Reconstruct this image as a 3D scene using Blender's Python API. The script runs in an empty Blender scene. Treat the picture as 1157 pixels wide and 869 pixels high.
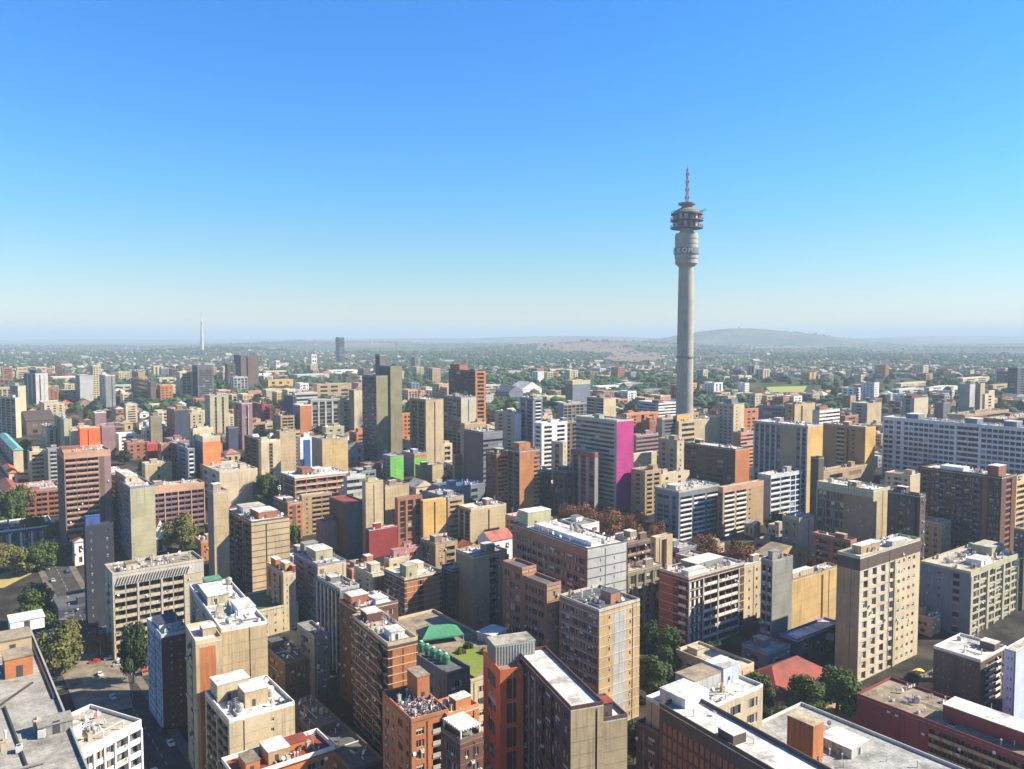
import bpy, bmesh, math, random
from mathutils import Vector, Matrix

# ------------------------------------------------------------------ camera, sky, sun, exposure
S = bpy.context.scene
COL = S.collection
R_ = math.radians
PX, PY, FOC = 578.5, 434.5, 900.0        # the photograph's centre and focal length in pixels
EYE = Vector((0.0, 0.0, 130.0))
PITCH = math.atan(52.5 / FOC)
cam_d = bpy.data.cameras.new('camera')
cam_d.sensor_width = 36.0
cam_d.lens = 36.0 * FOC / 1157.0
cam_d.clip_start = 1.0
cam_d.clip_end = 90000.0
cam = bpy.data.objects.new('camera', cam_d)
cam.location = EYE
cam.rotation_euler = (math.pi / 2 - PITCH, 0, 0)
COL.objects.link(cam)
S.camera = cam

SUN_AZ, SUN_EL = 88.5, 37.0
W_ = bpy.data.worlds.new('World')
S.world = W_
W_.use_nodes = True
wt = W_.node_tree
wt.nodes.clear()
sky = wt.nodes.new('ShaderNodeTexSky')
sky.sky_type = 'NISHITA'
sky.sun_disc = False
sky.sun_elevation = R_(SUN_EL)
sky.sun_rotation = R_(SUN_AZ)
sky.altitude = 1700
sky.air_density = 1.0
sky.dust_density = 0.3
sky.ozone_density = 3.0
hsv = wt.nodes.new('ShaderNodeHueSaturation')
hsv.inputs['Saturation'].default_value = 1.15
bg = wt.nodes.new('ShaderNodeBackground')
bg.inputs['Strength'].default_value = 0.094 * 1.5
wo = wt.nodes.new('ShaderNodeOutputWorld')
wt.links.new(sky.outputs[0], hsv.inputs['Color'])
# clear winter sky: deep blue overhead, dusty and less blue towards the horizon
tc = wt.nodes.new('ShaderNodeTexCoord')
sx = wt.nodes.new('ShaderNodeSeparateXYZ')
wt.links.new(tc.outputs['Generated'], sx.inputs[0])
cr = wt.nodes.new('ShaderNodeValToRGB')
STOPS = [(0.0, (.78, .67, .52)), (.035, (.72, .64, .58)), (.09, (.68, .76, .69)), (.178, (.54, .91, .95)), (.28, (.47, .95, 1.16)), (.375, (.45, .98, 1.30)), (.6, (.26, .54, .80)), (1.0, (.15, .30, .48))]
while len(cr.color_ramp.elements) < len(STOPS): cr.color_ramp.elements.new(.5)
for e, (p, c) in zip(cr.color_ramp.elements, STOPS):
    e.position = p; e.color = (c[0] / 1.5, c[1] / 1.5, c[2] / 1.5, 1)
wt.links.new(sx.outputs['Z'], cr.inputs[0])
mx = wt.nodes.new('ShaderNodeMix'); mx.data_type = 'RGBA'; mx.blend_type = 'MULTIPLY'; mx.inputs[0].default_value = 1.0
wt.links.new(hsv.outputs[0], mx.inputs[6]); wt.links.new(cr.outputs[0], mx.inputs[7])
wt.links.new(mx.outputs[2], bg.inputs[0])
wt.links.new(bg.outputs[0], wo.inputs[0])

sun_d = bpy.data.lights.new('sun', 'SUN')
sun_d.energy = 5.0
sun_d.angle = R_(0.5)
sun_d.color = (1.0, 0.87, 0.68)
sun = bpy.data.objects.new('sun', sun_d)
sdir = Vector((math.sin(R_(SUN_AZ)) * math.cos(R_(SUN_EL)), math.cos(R_(SUN_AZ)) * math.cos(R_(SUN_EL)), math.sin(R_(SUN_EL))))
sun.rotation_euler = sdir.to_track_quat('Z', 'Y').to_euler()
sun.location = (0, 0, 500)
COL.objects.link(sun)

S.render.engine = 'CYCLES'
S.view_settings.view_transform = 'Standard'
S.view_settings.look = 'None'
S.view_settings.exposure = 1.18
S.view_settings.gamma = 1.0
S.view_settings.use_curve_mapping = False
S.cycles.use_denoising = True
S.cycles.max_bounces = 5
S.cycles.diffuse_bounces = 1
S.cycles.glossy_bounces = 2
S.cycles.volume_bounces = 0
S.cycles.use_adaptive_sampling = True
S.cycles.adaptive_threshold = 0.02

# ------------------------------------------------------------------ ground height and pixel geometry
def ground_z(x, y):
    if y < 330: z = 0.0
    elif y < 800: z = (y - 330) * 38.0 / 470.0
    elif y < 1500: z = 38.0 + (y - 800) * 4.0 / 700.0
    elif y < 3000: z = 42.0
    else: z = 42.0
    if y > 3000:
        k = min(1.0, (y - 3000) / 3000.0)
        r = x / y
        z += k * (9.0 * math.sin(x * 0.0016 + 1.0) * math.sin(y * 0.0013) + 13.0 * math.sin(y * .0021 + x * .0006) + 8.0 * math.sin(x * .0009 - y * .0011))
        for (rx, yy, wr, wy, h) in HILLS:
            z += h * math.exp(-((r - rx) / wr) ** 2 - ((y - yy) / wy) ** 2)
    return z
HILLS = [(0.11, 5600, 0.13, 800, 62), (0.17, 4700, 0.06, 420, 26), (0.30, 8800, 0.085, 900, 168), (0.22, 9000, 0.07, 800, 60), (0.40, 9300, 0.06, 800, 70), (0.02, 8200, 0.10, 700, 58), (0.06, 12500, 0.16, 1500, 116), (0.42, 11500, 0.12, 1400, 48),
         (0.60, 15500, 0.25, 1800, 128), (-0.12, 15000, 0.22, 1600, 85), (-0.5, 17000, 0.3, 2000, 55), (0.25, 22000, 0.9, 3000, 75),
         (-0.36, 5000, 0.08, 500, 34), (-0.22, 8200, .16, 900, 48), (0.52, 12500, 0.14, 1300, 70)]

FWD = Vector((0, math.cos(PITCH), -math.sin(PITCH)))
UPV = Vector((0, math.sin(PITCH), math.cos(PITCH)))
def ray(px, py):
    d = FWD + Vector((1, 0, 0)) * ((px - PX) / FOC) + UPV * ((PY - py) / FOC)
    return d / d.y
def at_depth(px, py, d): return EYE + ray(px, py) * d
def at_z(px, py, z):
    r = ray(px, py)
    return EYE + r * ((z - EYE.z) / r.z)
def on_ground(px, py):
    r = ray(px, py)
    lo, hi = 20.0, 30000.0
    for _ in range(60):
        m = (lo + hi) / 2
        p = EYE + r * m
        if p.z > ground_z(p.x, p.y): lo = m
        else: hi = m
    return EYE + r * lo
def to_px(p):
    v = Vector(p) - EYE
    k = v.dot(FWD)
    return PX + FOC * v.x / k, PY - FOC * v.dot(UPV) / k
def run_to(P, D, px):
    """how far to walk from P along the level direction D until the picture column px"""
    v = P - EYE
    k = (px - PX) / FOC
    den = D.x - k * D.dot(FWD)
    return (k * v.dot(FWD) - v.x) / den if abs(den) > 1e-6 else 1e9

# ------------------------------------------------------------------ materials
def nodes_of(name):
    m = bpy.data.materials.new(name)
    m.use_nodes = True
    nt = m.node_tree
    nt.nodes.clear()
    out = nt.nodes.new('ShaderNodeOutputMaterial')
    b = nt.nodes.new('ShaderNodeBsdfPrincipled')
    nt.links.new(b.outputs[0], out.inputs[0])
    return m, nt, b
def mixrgb(nt, a, b, f, blend='MIX'):
    n = nt.nodes.new('ShaderNodeMix')
    n.data_type = 'RGBA'
    n.blend_type = blend
    for sock, v in ((n.inputs[6], a), (n.inputs[7], b), (n.inputs[0], f)):
        if hasattr(v, 'is_linked') or hasattr(v, 'links'): nt.links.new(v, sock)
        elif isinstance(v, (tuple, list)): sock.default_value = (*v[:3], 1)
        else: sock.default_value = v
    return n.outputs[2]
def noise(nt, scale, vec=None, detail=4, rough=0.6):
    n = nt.nodes.new('ShaderNodeTexNoise')
    n.inputs['Scale'].default_value = scale
    n.inputs['Detail'].default_value = detail
    n.inputs['Roughness'].default_value = rough
    if vec is not None: nt.links.new(vec, n.inputs['Vector'])
    return n.outputs[0]
def ramp(nt, f, stops, const=False):
    n = nt.nodes.new('ShaderNodeValToRGB')
    if const: n.color_ramp.interpolation = 'CONSTANT'
    e = n.color_ramp.elements
    while len(e) < len(stops): e.new(0.5)
    for k, (p, c) in enumerate(stops):
        e[k].position = p
        e[k].color = (*c, 1) if isinstance(c, (tuple, list)) else (c, c, c, 1)
    nt.links.new(f, n.inputs[0])
    return n.outputs[0]
def position(nt, scale=(1, 1, 1)):
    g = nt.nodes.new('ShaderNodeNewGeometry')
    mp = nt.nodes.new('ShaderNodeMapping')
    mp.inputs['Scale'].default_value = scale
    nt.links.new(g.outputs['Position'], mp.inputs['Vector'])
    return mp.outputs[0]
_mats = {}
def wall_mat(c, streak=1.0, rough=0.85):
    key = ('wall', tuple(round(v, 3) for v in c), streak, rough)
    if key in _mats: return _mats[key]
    m, nt, b = nodes_of('wall_paint')
    c = tuple(c)
    a = noise(nt, 0.11, position(nt), 5, 0.65)
    s = noise(nt, 1.0, position(nt, (1.6, 1.6, 0.06)), 4, 0.7)
    f = noise(nt, 1.7, position(nt, (1, 1, 2.2)), 3, 0.7)
    big = ramp(nt, a, [(0.32, 0.80), (0.6, 1.06)])
    st = ramp(nt, s, [(0.34, 1.0 - 0.62 * streak), (0.54, 1.03)])
    fine = ramp(nt, f, [(0.3, 0.84), (0.7, 1.12)])
    patch_ = ramp(nt, noise(nt, .07, position(nt, (1, 1, .6)), 3, .6), [(.42, 0.0), (.6, 1.0)])
    x = mixrgb(nt, c, big, 1.0, 'MULTIPLY')
    x = mixrgb(nt, x, mixrgb(nt, (1, 1, 1), st, patch_), 1.0, 'MULTIPLY')
    x = mixrgb(nt, x, fine, 1.0, 'MULTIPLY')
    nt.links.new(x, b.inputs['Base Color'])
    b.inputs['Roughness'].default_value = rough
    _mats[key] = m
    return m
def roof_mat(c, rough=0.8):
    key = ('roof', tuple(round(v, 3) for v in c), rough)
    if key in _mats: return _mats[key]
    m, nt, b = nodes_of('roof_coating')
    c = tuple(c)
    dirt = tuple(v * 0.42 + 0.02 for v in c)
    a = noise(nt, 0.16, position(nt), 6, 0.7)
    f = noise(nt, 0.9, position(nt), 4, 0.7)
    ln = nt.nodes.new('ShaderNodeTexBrick')
    mp = nt.nodes.new('ShaderNodeMapping')
    mp.inputs['Rotation'].default_value = (0, 0, R_(-37))
    g = nt.nodes.new('ShaderNodeNewGeometry')
    nt.links.new(g.outputs['Position'], mp.inputs['Vector'])
    nt.links.new(mp.outputs[0], ln.inputs['Vector'])
    ln.inputs['Color1'].default_value = (1, 1, 1, 1)
    ln.inputs['Color2'].default_value = (0.86, 0.86, 0.86, 1)
    ln.inputs['Mortar'].default_value = (0.62, 0.62, 0.62, 1)
    ln.inputs['Scale'].default_value = 0.3
    ln.inputs['Mortar Size'].default_value = 0.012
    x = mixrgb(nt, dirt, c, ramp(nt, a, [(0.36, 0.0), (0.56, 1.0)]))
    x = mixrgb(nt, x, ramp(nt, f, [(0.3, 0.72), (0.65, 1.08)]), 1.0, 'MULTIPLY')
    x = mixrgb(nt, x, ln.outputs[0], 1.0, 'MULTIPLY')
    nt.links.new(x, b.inputs['Base Color'])
    b.inputs['Roughness'].default_value = rough
    _mats[key] = m
    return m
def flat_mat(c, rough=0.6, metal=0.0):
    key = ('flat', tuple(round(v, 3) for v in c), rough, metal)
    if key in _mats: return _mats[key]
    m, nt, b = nodes_of('painted_surface')
    x = mixrgb(nt, tuple(c), ramp(nt, noise(nt, 0.8, position(nt)), [(0.3, 0.78), (0.7, 1.08)]), 1.0, 'MULTIPLY')
    nt.links.new(x, b.inputs['Base Color'])
    b.inputs['Roughness'].default_value = rough
    b.inputs['Metallic'].default_value = metal
    _mats[key] = m
    return m
def glass_mat():
    if 'glass' in _mats: return _mats['glass']
    m, nt, b = nodes_of('window_glass')
    o = nt.nodes.new('ShaderNodeObjectInfo')
    g = nt.nodes.new('ShaderNodeNewGeometry')
    ad = nt.nodes.new('ShaderNodeMath'); ad.operation = 'ADD'
    fr = nt.nodes.new('ShaderNodeMath'); fr.operation = 'FRACT'
    nt.links.new(o.outputs['Random'], ad.inputs[0])
    nt.links.new(g.outputs['Random Per Island'], ad.inputs[1])
    nt.links.new(ad.outputs[0], fr.inputs[0])
    c = ramp(nt, fr.outputs[0], [(0, (0.018, 0.02, 0.024)), (0.45, (0.025, 0.03, 0.037)), (0.74, (0.07, 0.078, 0.09)),
                                 (0.82, (0.20, 0.18, 0.15)), (0.89, (0.36, 0.34, 0.30)), (0.93, (0.10, 0.12, 0.17)), (0.97, (0.3, 0.12, 0.09))], True)
    nt.links.new(c, b.inputs['Base Color'])
    b.inputs['Roughness'].default_value = 0.12
    b.inputs['Specular IOR Level'].default_value = 0.35
    _mats['glass'] = m
    return m
def leaf_mat(c1, c2):
    key = ('leaf', c1, c2)
    if key in _mats: return _mats[key]
    m, nt, b = nodes_of('foliage')
    g = nt.nodes.new('ShaderNodeNewGeometry')
    a = noise(nt, 0.35, position(nt), 3, 0.6)
    x = mixrgb(nt, c1, c2, g.outputs['Random Per Island'])
    x = mixrgb(nt, x, ramp(nt, a, [(0.3, 0.6), (0.7, 1.25)]), 1.0, 'MULTIPLY')
    nt.links.new(x, b.inputs['Base Color'])
    b.inputs['Roughness'].default_value = 0.75
    b.inputs['Specular IOR Level'].default_value = 0.2
    _mats[key] = m
    return m

# ------------------------------------------------------------------ mesh helper
class MB:
    def __init__(s): s.v, s.f, s.m = [], [], []
    def quad(s, a, b, c, d, mi=0):
        n = len(s.v)
        s.v += [a, b, c, d]
        s.f.append((n, n + 1, n + 2, n + 3)); s.m.append(mi)
    def poly(s, pts, mi=0):
        n = len(s.v)
        s.v += list(pts)
        s.f.append(tuple(range(n, n + len(pts)))); s.m.append(mi)
    def obox(s, o, a, b, c, mi=0, bottom=True):
        """box from corner o along the three edge vectors a, b, c (a x b = c)"""
        n = len(s.v)
        s.v += [o, o + a, o + a + b, o + b, o + c, o + a + c, o + a + b + c, o + b + c]
        F = [(4, 5, 6, 7), (0, 1, 5, 4), (1, 2, 6, 5), (2, 3, 7, 6), (3, 0, 4, 7)]
        if bottom: F.append((3, 2, 1, 0))
        for f in F: s.f.append(tuple(n + i for i in f)); s.m.append(mi)
    def box(s, x0, x1, y0, y1, z0, z1, mi=0):
        s.obox(Vector((x0, y0, z0)), Vector((x1 - x0, 0, 0)), Vector((0, y1 - y0, 0)), Vector((0, 0, z1 - z0)), mi)
    def tube(s, p, q, r0, r1, n=8, mi=0, cap=True):
        p, q = Vector(p), Vector(q)
        d = (q - p).normalized()
        a = d.orthogonal().normalized(); b = d.cross(a)
        k = len(s.v)
        for (c, r) in ((p, r0), (q, r1)):
            for i in range(n):
                t = 2 * math.pi * i / n
                s.v.append(c + a * (r * math.cos(t)) + b * (r * math.sin(t)))
        for i in range(n):
            j = (i + 1) % n
            s.f.append((k + i, k + j, k + n + j, k + n + i)); s.m.append(mi)
        if cap:
            s.f.append(tuple(k + n + i for i in range(n))); s.m.append(mi)
            s.f.append(tuple(k + n - 1 - i for i in range(n))); s.m.append(mi)
    def lathe(s, prof, n=24, c=(0, 0, 0), mi=0):
        k = len(s.v); c = Vector(c)
        for (r, z) in prof:
            for i in range(n):
                t = 2 * math.pi * i / n
                s.v.append(c + Vector((r * math.cos(t), r * math.sin(t), z)))
        for j in range(len(prof) - 1):
            for i in range(n):
                i2 = (i + 1) % n
                s.f.append((k + j * n + i, k + j * n + i2, k + (j + 1) * n + i2, k + (j + 1) * n + i)); s.m.append(mi)
    def mesh(s, name, mats):
        me = bpy.data.meshes.new(name)
        me.from_pydata([tuple(v) for v in s.v], [], s.f)
        for m in mats: me.materials.append(m)
        if len(mats) > 1: me.polygons.foreach_set('material_index', s.m)
        me.update()
        return me
    def build(s, name, mats, parent=None, smooth=False):
        if not isinstance(mats, (list, tuple)): mats = [mats]
        me = s.mesh(name, mats)
        if smooth: me.polygons.foreach_set('use_smooth', [True] * len(me.polygons))
        o = bpy.data.objects.new(name, me)
        COL.objects.link(o)
        if parent is not None: o.parent = parent
        return o
def tag(o, label=None, cat=None, group=None, kind=None):
    for k, v in (('label', label), ('category', cat), ('group', group), ('kind', kind)):
        if v: o[k] = v
    return o
def empty(name, loc, label=None, cat=None, group=None, rz=0.0):
    o = bpy.data.objects.new(name, None)
    o.empty_display_size = 1.0
    o.location = loc
    o.rotation_euler = (0, 0, rz)
    COL.objects.link(o)
    return tag(o, label, cat, group)
def copy_tree(o, parent=None):
    c = o.copy(); COL.objects.link(c); c.parent = parent
    for ch in list(o.children): copy_tree(ch, c)
    return c
def link_mesh(name, me, parent, mat=None):
    o = bpy.data.objects.new(name, me)
    COL.objects.link(o)
    o.parent = parent
    if mat is not None: o.matrix_local = mat
    return o
def frame(o, u, n):
    """local x along u, local y into the wall, local z up"""
    y = -n
    return Matrix(((u.x, y.x, 0, o.x), (u.y, y.y, 0, o.y), (0, 0, 1, o.z), (0, 0, 0, 1)))
# ------------------------------------------------------------------ ground, streets, haze
def ground_mat():
    m, nt, b = nodes_of('city_ground')
    g = nt.nodes.new('ShaderNodeNewGeometry')
    sep = nt.nodes.new('ShaderNodeSeparateXYZ')
    nt.links.new(g.outputs['Position'], sep.inputs[0])
    def mapr(sock, a0, a1):
        n = nt.nodes.new('ShaderNodeMapRange')
        n.inputs[1].default_value, n.inputs[2].default_value = a0, a1
        nt.links.new(sock, n.inputs[0])
        return n.outputs[0]
    town = mixrgb(nt, (.024, .024, .025), (.075, .066, .052), ramp(nt, noise(nt, .06, position(nt), 6, .7), [(.42, 0), (.62, 1)]))
    green = mixrgb(nt, (.030, .048, .020), (.12, .115, .06), ramp(nt, noise(nt, .012, position(nt), 8, .7), [(.45, 0), (.66, 1)]))
    far = mixrgb(nt, (.035, .055, .025), (.19, .15, .085), ramp(nt, noise(nt, .0011, position(nt), 9, .66), [(.47, 0), (.62, 1)]))
    x = mixrgb(nt, town, green, mapr(sep.outputs[1], 1050, 1500))
    x = mixrgb(nt, x, far, mapr(sep.outputs[1], 3800, 5200))
    nt.links.new(x, b.inputs['Base Color'])
    b.inputs['Roughness'].default_value = .95
    b.inputs['Specular IOR Level'].default_value = .1
    return m
def terrain():
    ys = [-300, -150, 0] + [30 * i for i in range(1, 12)] + [330 + 23.5 * i for i in range(1, 21)]
    y = ys[-1]
    while y < 46000:
        y *= 1.035 if y > 3000 else 1.08
        ys.append(y)
    m = MB()
    ks = [-1.6, -1.2] + [-.9 + .02 * i for i in range(91)] + [1.2, 1.6]
    n = len(ks)
    for y in ys:
        w = max(abs(y), 420.0)
        for k in ks:
            x = k * w
            m.v.append(Vector((x, y, ground_z(x, y))))
    for j in range(len(ys) - 1):
        for i in range(n - 1):
            m.f.append((j * n + i, j * n + i + 1, (j + 1) * n + i + 1, (j + 1) * n + i)); m.m.append(0)
    o = m.build('ground', ground_mat(), smooth=True)
    tag(o, 'broad ground of the city, suburbs and distant hills', kind='structure')
terrain()
def asphalt():
    m, nt, b = nodes_of('asphalt')
    x = mixrgb(nt, (.028, .028, .03), (.07, .065, .056), ramp(nt, noise(nt, .25, position(nt), 6, .7), [(.4, 0), (.66, 1)]))
    nt.links.new(x, b.inputs['Base Color']); b.inputs['Roughness'].default_value = .9
    return m
M_ASPH = asphalt()
M_PAVE = roof_mat((.20, .18, .15))
def street(name, p, q, w, lab, pave=3.0, mark=True):
    """a street along the ground from p to q with raised pavements and a broken centre line"""
    p, q = Vector((p[0], p[1], 0)), Vector((q[0], q[1], 0))
    d = (q - p); L = d.length; d.normalize(); s = Vector((d.y, -d.x, 0))
    n = max(2, int(L / 12))
    m, k, l = MB(), MB(), MB()
    def at(t, o, h): c = p + d * t + s * o; return Vector((c.x, c.y, ground_z(c.x, c.y) + h))
    for i in range(n):
        t0, t1 = L * i / n, L * (i + 1) / n
        m.quad(at(t0, -w / 2, .05), at(t0, w / 2, .05), at(t1, w / 2, .05), at(t1, -w / 2, .05))
        for sg in (-1, 1):
            a, c = sg * w / 2, sg * (w / 2 + pave)
            k.quad(at(t0, a, .19), at(t0, c, .19), at(t1, c, .19), at(t1, a, .19))
            k.quad(at(t0, a, .03), at(t0, a, .19), at(t1, a, .19), at(t1, a, .03))
            k.quad(at(t0, c, .03), at(t0, c, .19), at(t1, c, .19), at(t1, c, .03))
    if mark:
        t = 2.0
        while t < L - 3:
            l.quad(at(t, -.08, .056), at(t, .08, .056), at(t + 2.4, .08, .056), at(t + 2.4, -.08, .056)); t += 5.5
        l.build('road_marking', flat_mat((.6, .6, .58), .8))['kind'] = 'structure'
    tag(m.build(name, M_ASPH), lab, kind='structure')
    tag(k.build('pavement', M_PAVE), 'raised pavement along the street', kind='structure')

def patch(name, pts, mat, lab, h=.06):
    m = MB()
    m.poly([Vector((x, y, ground_z(x, y) + h)) for x, y in pts])
    return tag(m.build(name, mat), lab, kind='structure')

def haze(density):
    m = bpy.data.materials.new('haze_air'); m.use_nodes = True
    nt = m.node_tree; nt.nodes.clear()
    out = nt.nodes.new('ShaderNodeOutputMaterial')
    v = nt.nodes.new('ShaderNodeVolumePrincipled')
    v.inputs['Color'].default_value = (.61, .79, .94, 1)
    v.inputs['Density'].default_value = density
    v.inputs['Anisotropy'].default_value = 0.0
    nt.links.new(v.outputs[0], out.inputs['Volume'])
    k = MB()
    k.box(-80000, 80000, -500, 47500, -3, 345)
    o = k.build('haze', m)
    o['kind'] = 'stuff'; o['label'] = 'thin pale blue haze over the whole city'
haze(1.3e-4)
# ------------------------------------------------------------------ colours (surface colours; darker ones also stand in for shaded left walls)
C = dict(cream=(.54, .455, .31), beige=(.47, .37, .225), tan=(.39, .275, .155), brick=(.31, .125, .075), obrick=(.45, .17, .065), obrick2=(.418, .182, .068), dbrick=(.129, .057, .038),
         brown=(.144, .099, .076), dbrown=(.100, .070, .060), grey=(.258, .258, .243), lgrey=(.44, .45, .44), dgrey=(.120, .130, .140), white=(.74, .74, .71), pinktan=(.52, .30, .20),
         mauve=(.27, .165, .175), yellow=(.58, .37, .12), orange=(.850, .140, .030), orange2=(.720, .210, .070), magenta=(.42, .03, .20), green=(.17, .50, .09), slate=(.165, .195, .24),
         navy=(.045, .060, .100), maroon=(.220, .035, .045), olive=(.228, .213, .137), red=(.40, .05, .045), pink=(.471, .228, .228), grcream=(.42, .40, .26), bluewhite=(.50, .58, .70),
         roofw=(.80, .80, .77), roofg=(.304, .296, .272), rooft=(.360, .304, .216), roofd=(.130, .140, .150), roofr=(.30, .058, .036), roofgr=(.120, .320, .200), roofc=(.58, .54, .45), turq=(.180, .560, .520), ltrim=(.502, .471, .403))
PAINTED = ('orange2', 'magenta', 'green', 'pink', 'navy', 'dgrey', 'obrick', 'obrick2', 'brown', 'slate')
def col(c): return C[c] if isinstance(c, str) else c

# column letters of an elevation: (width, opening width, sill, head, depth)
CELL = {'w': (1.0, .60, .30, .80, .16), 'W': (1.3, .84, .28, .86, .16), 't': (.7, .42, .45, .80, .12), 'r': (1.0, 1.0, .36, .86, .2),
        'g': (1.0, .84, .10, .88, .35), 'd': (1.0, .72, .06, .86, .3), 'p': (1.0, .86, .10, .92, .22), 'q': (1.1, .84, .14, .86, .55), 'b': (1.8, .94, .05, .90, 1.3), 'B': (2.6, .96, .05, .90, 1.3)}
SOLID = {'-': .5, '=': 1.6, '#': 4.0, 'a': 1.2, 's': .45, '|': .28, 'v': .9, ',': .2}
INDIV = 440.0            # nearer than this every window and balcony front is an object of its own
WINCAP = 96
WALL, ACC, TRIM, GLS, PAR = 0, 1, 2, 3, 4
_wm = {}
def window_mesh(w, h, var=0):
    key = (round(w, 2), round(h, 2), var)
    if key in _wm: return _wm[key]
    m = MB()
    w2, h2, t = w, h, .07
    X, Y, Z = Vector((1, 0, 0)), Vector((0, 1, 0)), Vector((0, 0, 1))
    def bar(x, z, a, c): m.obox(Vector((x, -.0, z)), X * a, Y * .06, Z * c, 0)
    bar(0, 0, w2, t); bar(0, h2 - t, w2, t); bar(0, t, t, h2 - 2 * t); bar(w2 - t, t, t, h2 - 2 * t)
    k = 1 if w2 < 1.7 else 2 if w2 < 3 else 3
    for i in range(1, k + 1): bar(w2 * i / (k + 1) - .03, t, .06, h2 - 2 * t)
    for i in range(k + 1):
        x0, x1 = w2 * i / (k + 1), w2 * (i + 1) / (k + 1)
        m.quad(Vector((x0, .05, 0)), Vector((x1, .05, 0)), Vector((x1, .05, h2)), Vector((x0, .05, h2)), 1)
    if var == 1:      # a blind drawn part of the way
        m.quad(Vector((t, .046, h2 * .52)), Vector((w2 - t, .046, h2 * .52)), Vector((w2 - t, .046, h2 - t)), Vector((t, .046, h2 - t)), 2)
    elif var == 2:    # curtains at both sides
        for x0, x1 in ((t, w2 * .3), (w2 * .72, w2 - t)): m.quad(Vector((x0, .046, t)), Vector((x1, .046, t)), Vector((x1, .046, h2 - t)), Vector((x0, .046, h2 - t)), 3)
    elif var == 3:    # a sash standing open
        m.obox(Vector((w2 * .5, -.02, t)), Vector((w2 * .25, -w2 * .28, 0)), Vector((.03, .03, 0)), Vector((0, 0, h2 - 2 * t)), 0)
    elif var == 4:    # burglar bars
        k = max(3, int(w2 / .22))
        for i in range(1, k): m.obox(Vector((w2 * i / k, -.03, 0)), Vector((.03, 0, 0)), Vector((0, .03, 0)), Vector((0, 0, h2)), 0)
    elif var == 5:    # an air conditioner in the pane
        m.obox(Vector((w2 * .1, -.3, t)), Vector((min(.8, w2 * .5), 0, 0)), Vector((0, .3, 0)), Vector((0, 0, .5)), 4)
    me = m.mesh('window', [flat_mat(((.5, .5, .48), (.62, .62, .6), (.34, .30, .24), (.5, .5, .48), (.12, .12, .12), (.5, .5, .48))[var], .5), glass_mat(), flat_mat((.55, .52, .44), .8), flat_mat((.42, .30, .24), .9), flat_mat((.6, .6, .58), .5)])
    _wm[key] = me
    return me
_bm = {}
def balcony_mesh(w, h, mat):
    key = (round(w, 2), round(h, 2), mat.name)
    if key in _bm: return _bm[key]
    m = MB()
    X, Y, Z = Vector((1, 0, 0)), Vector((0, 1, 0)), Vector((0, 0, 1))
    m.obox(Vector((0, -.16, 0)), X * w, Y * .12, Z * h)
    m.obox(Vector((.05, -.20, h)), X * (w - .1), Y * .2, Z * .05)
    me = m.mesh('balcony', [mat])
    _bm[key] = me
    return me
def laundry_mesh(k):
    key = ('laundry', k)
    if key in _bm: return _bm[key]
    rr = random.Random(k); m = MB(); x = 0.0
    while x < 1.3:
        w, h = rr.uniform(.25, .6), rr.uniform(.35, .9)
        m.obox(Vector((x, -.27, .6 - h)), Vector((w, 0, 0)), Vector((0, .03, 0)), Vector((0, 0, h)), rr.randint(0, 4)); x += w + .06
    me = m.mesh('laundry', [flat_mat(c, .9) for c in ((.65, .65, .63), (.45, .10, .10), (.08, .14, .34), (.55, .42, .14), (.06, .06, .07))])
    _bm[key] = me
    return me
def expand(spec, W, z0, z1, P):
    tot = sum(CELL[c][0] if c in CELL else SOLID[c] for c in spec)
    x, out = 0.0, []
    for c in spec:
        w = (CELL[c][0] if c in CELL else SOLID[c]) / tot * W
        out.append((c, x, x + w)); x += w
    return out
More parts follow.
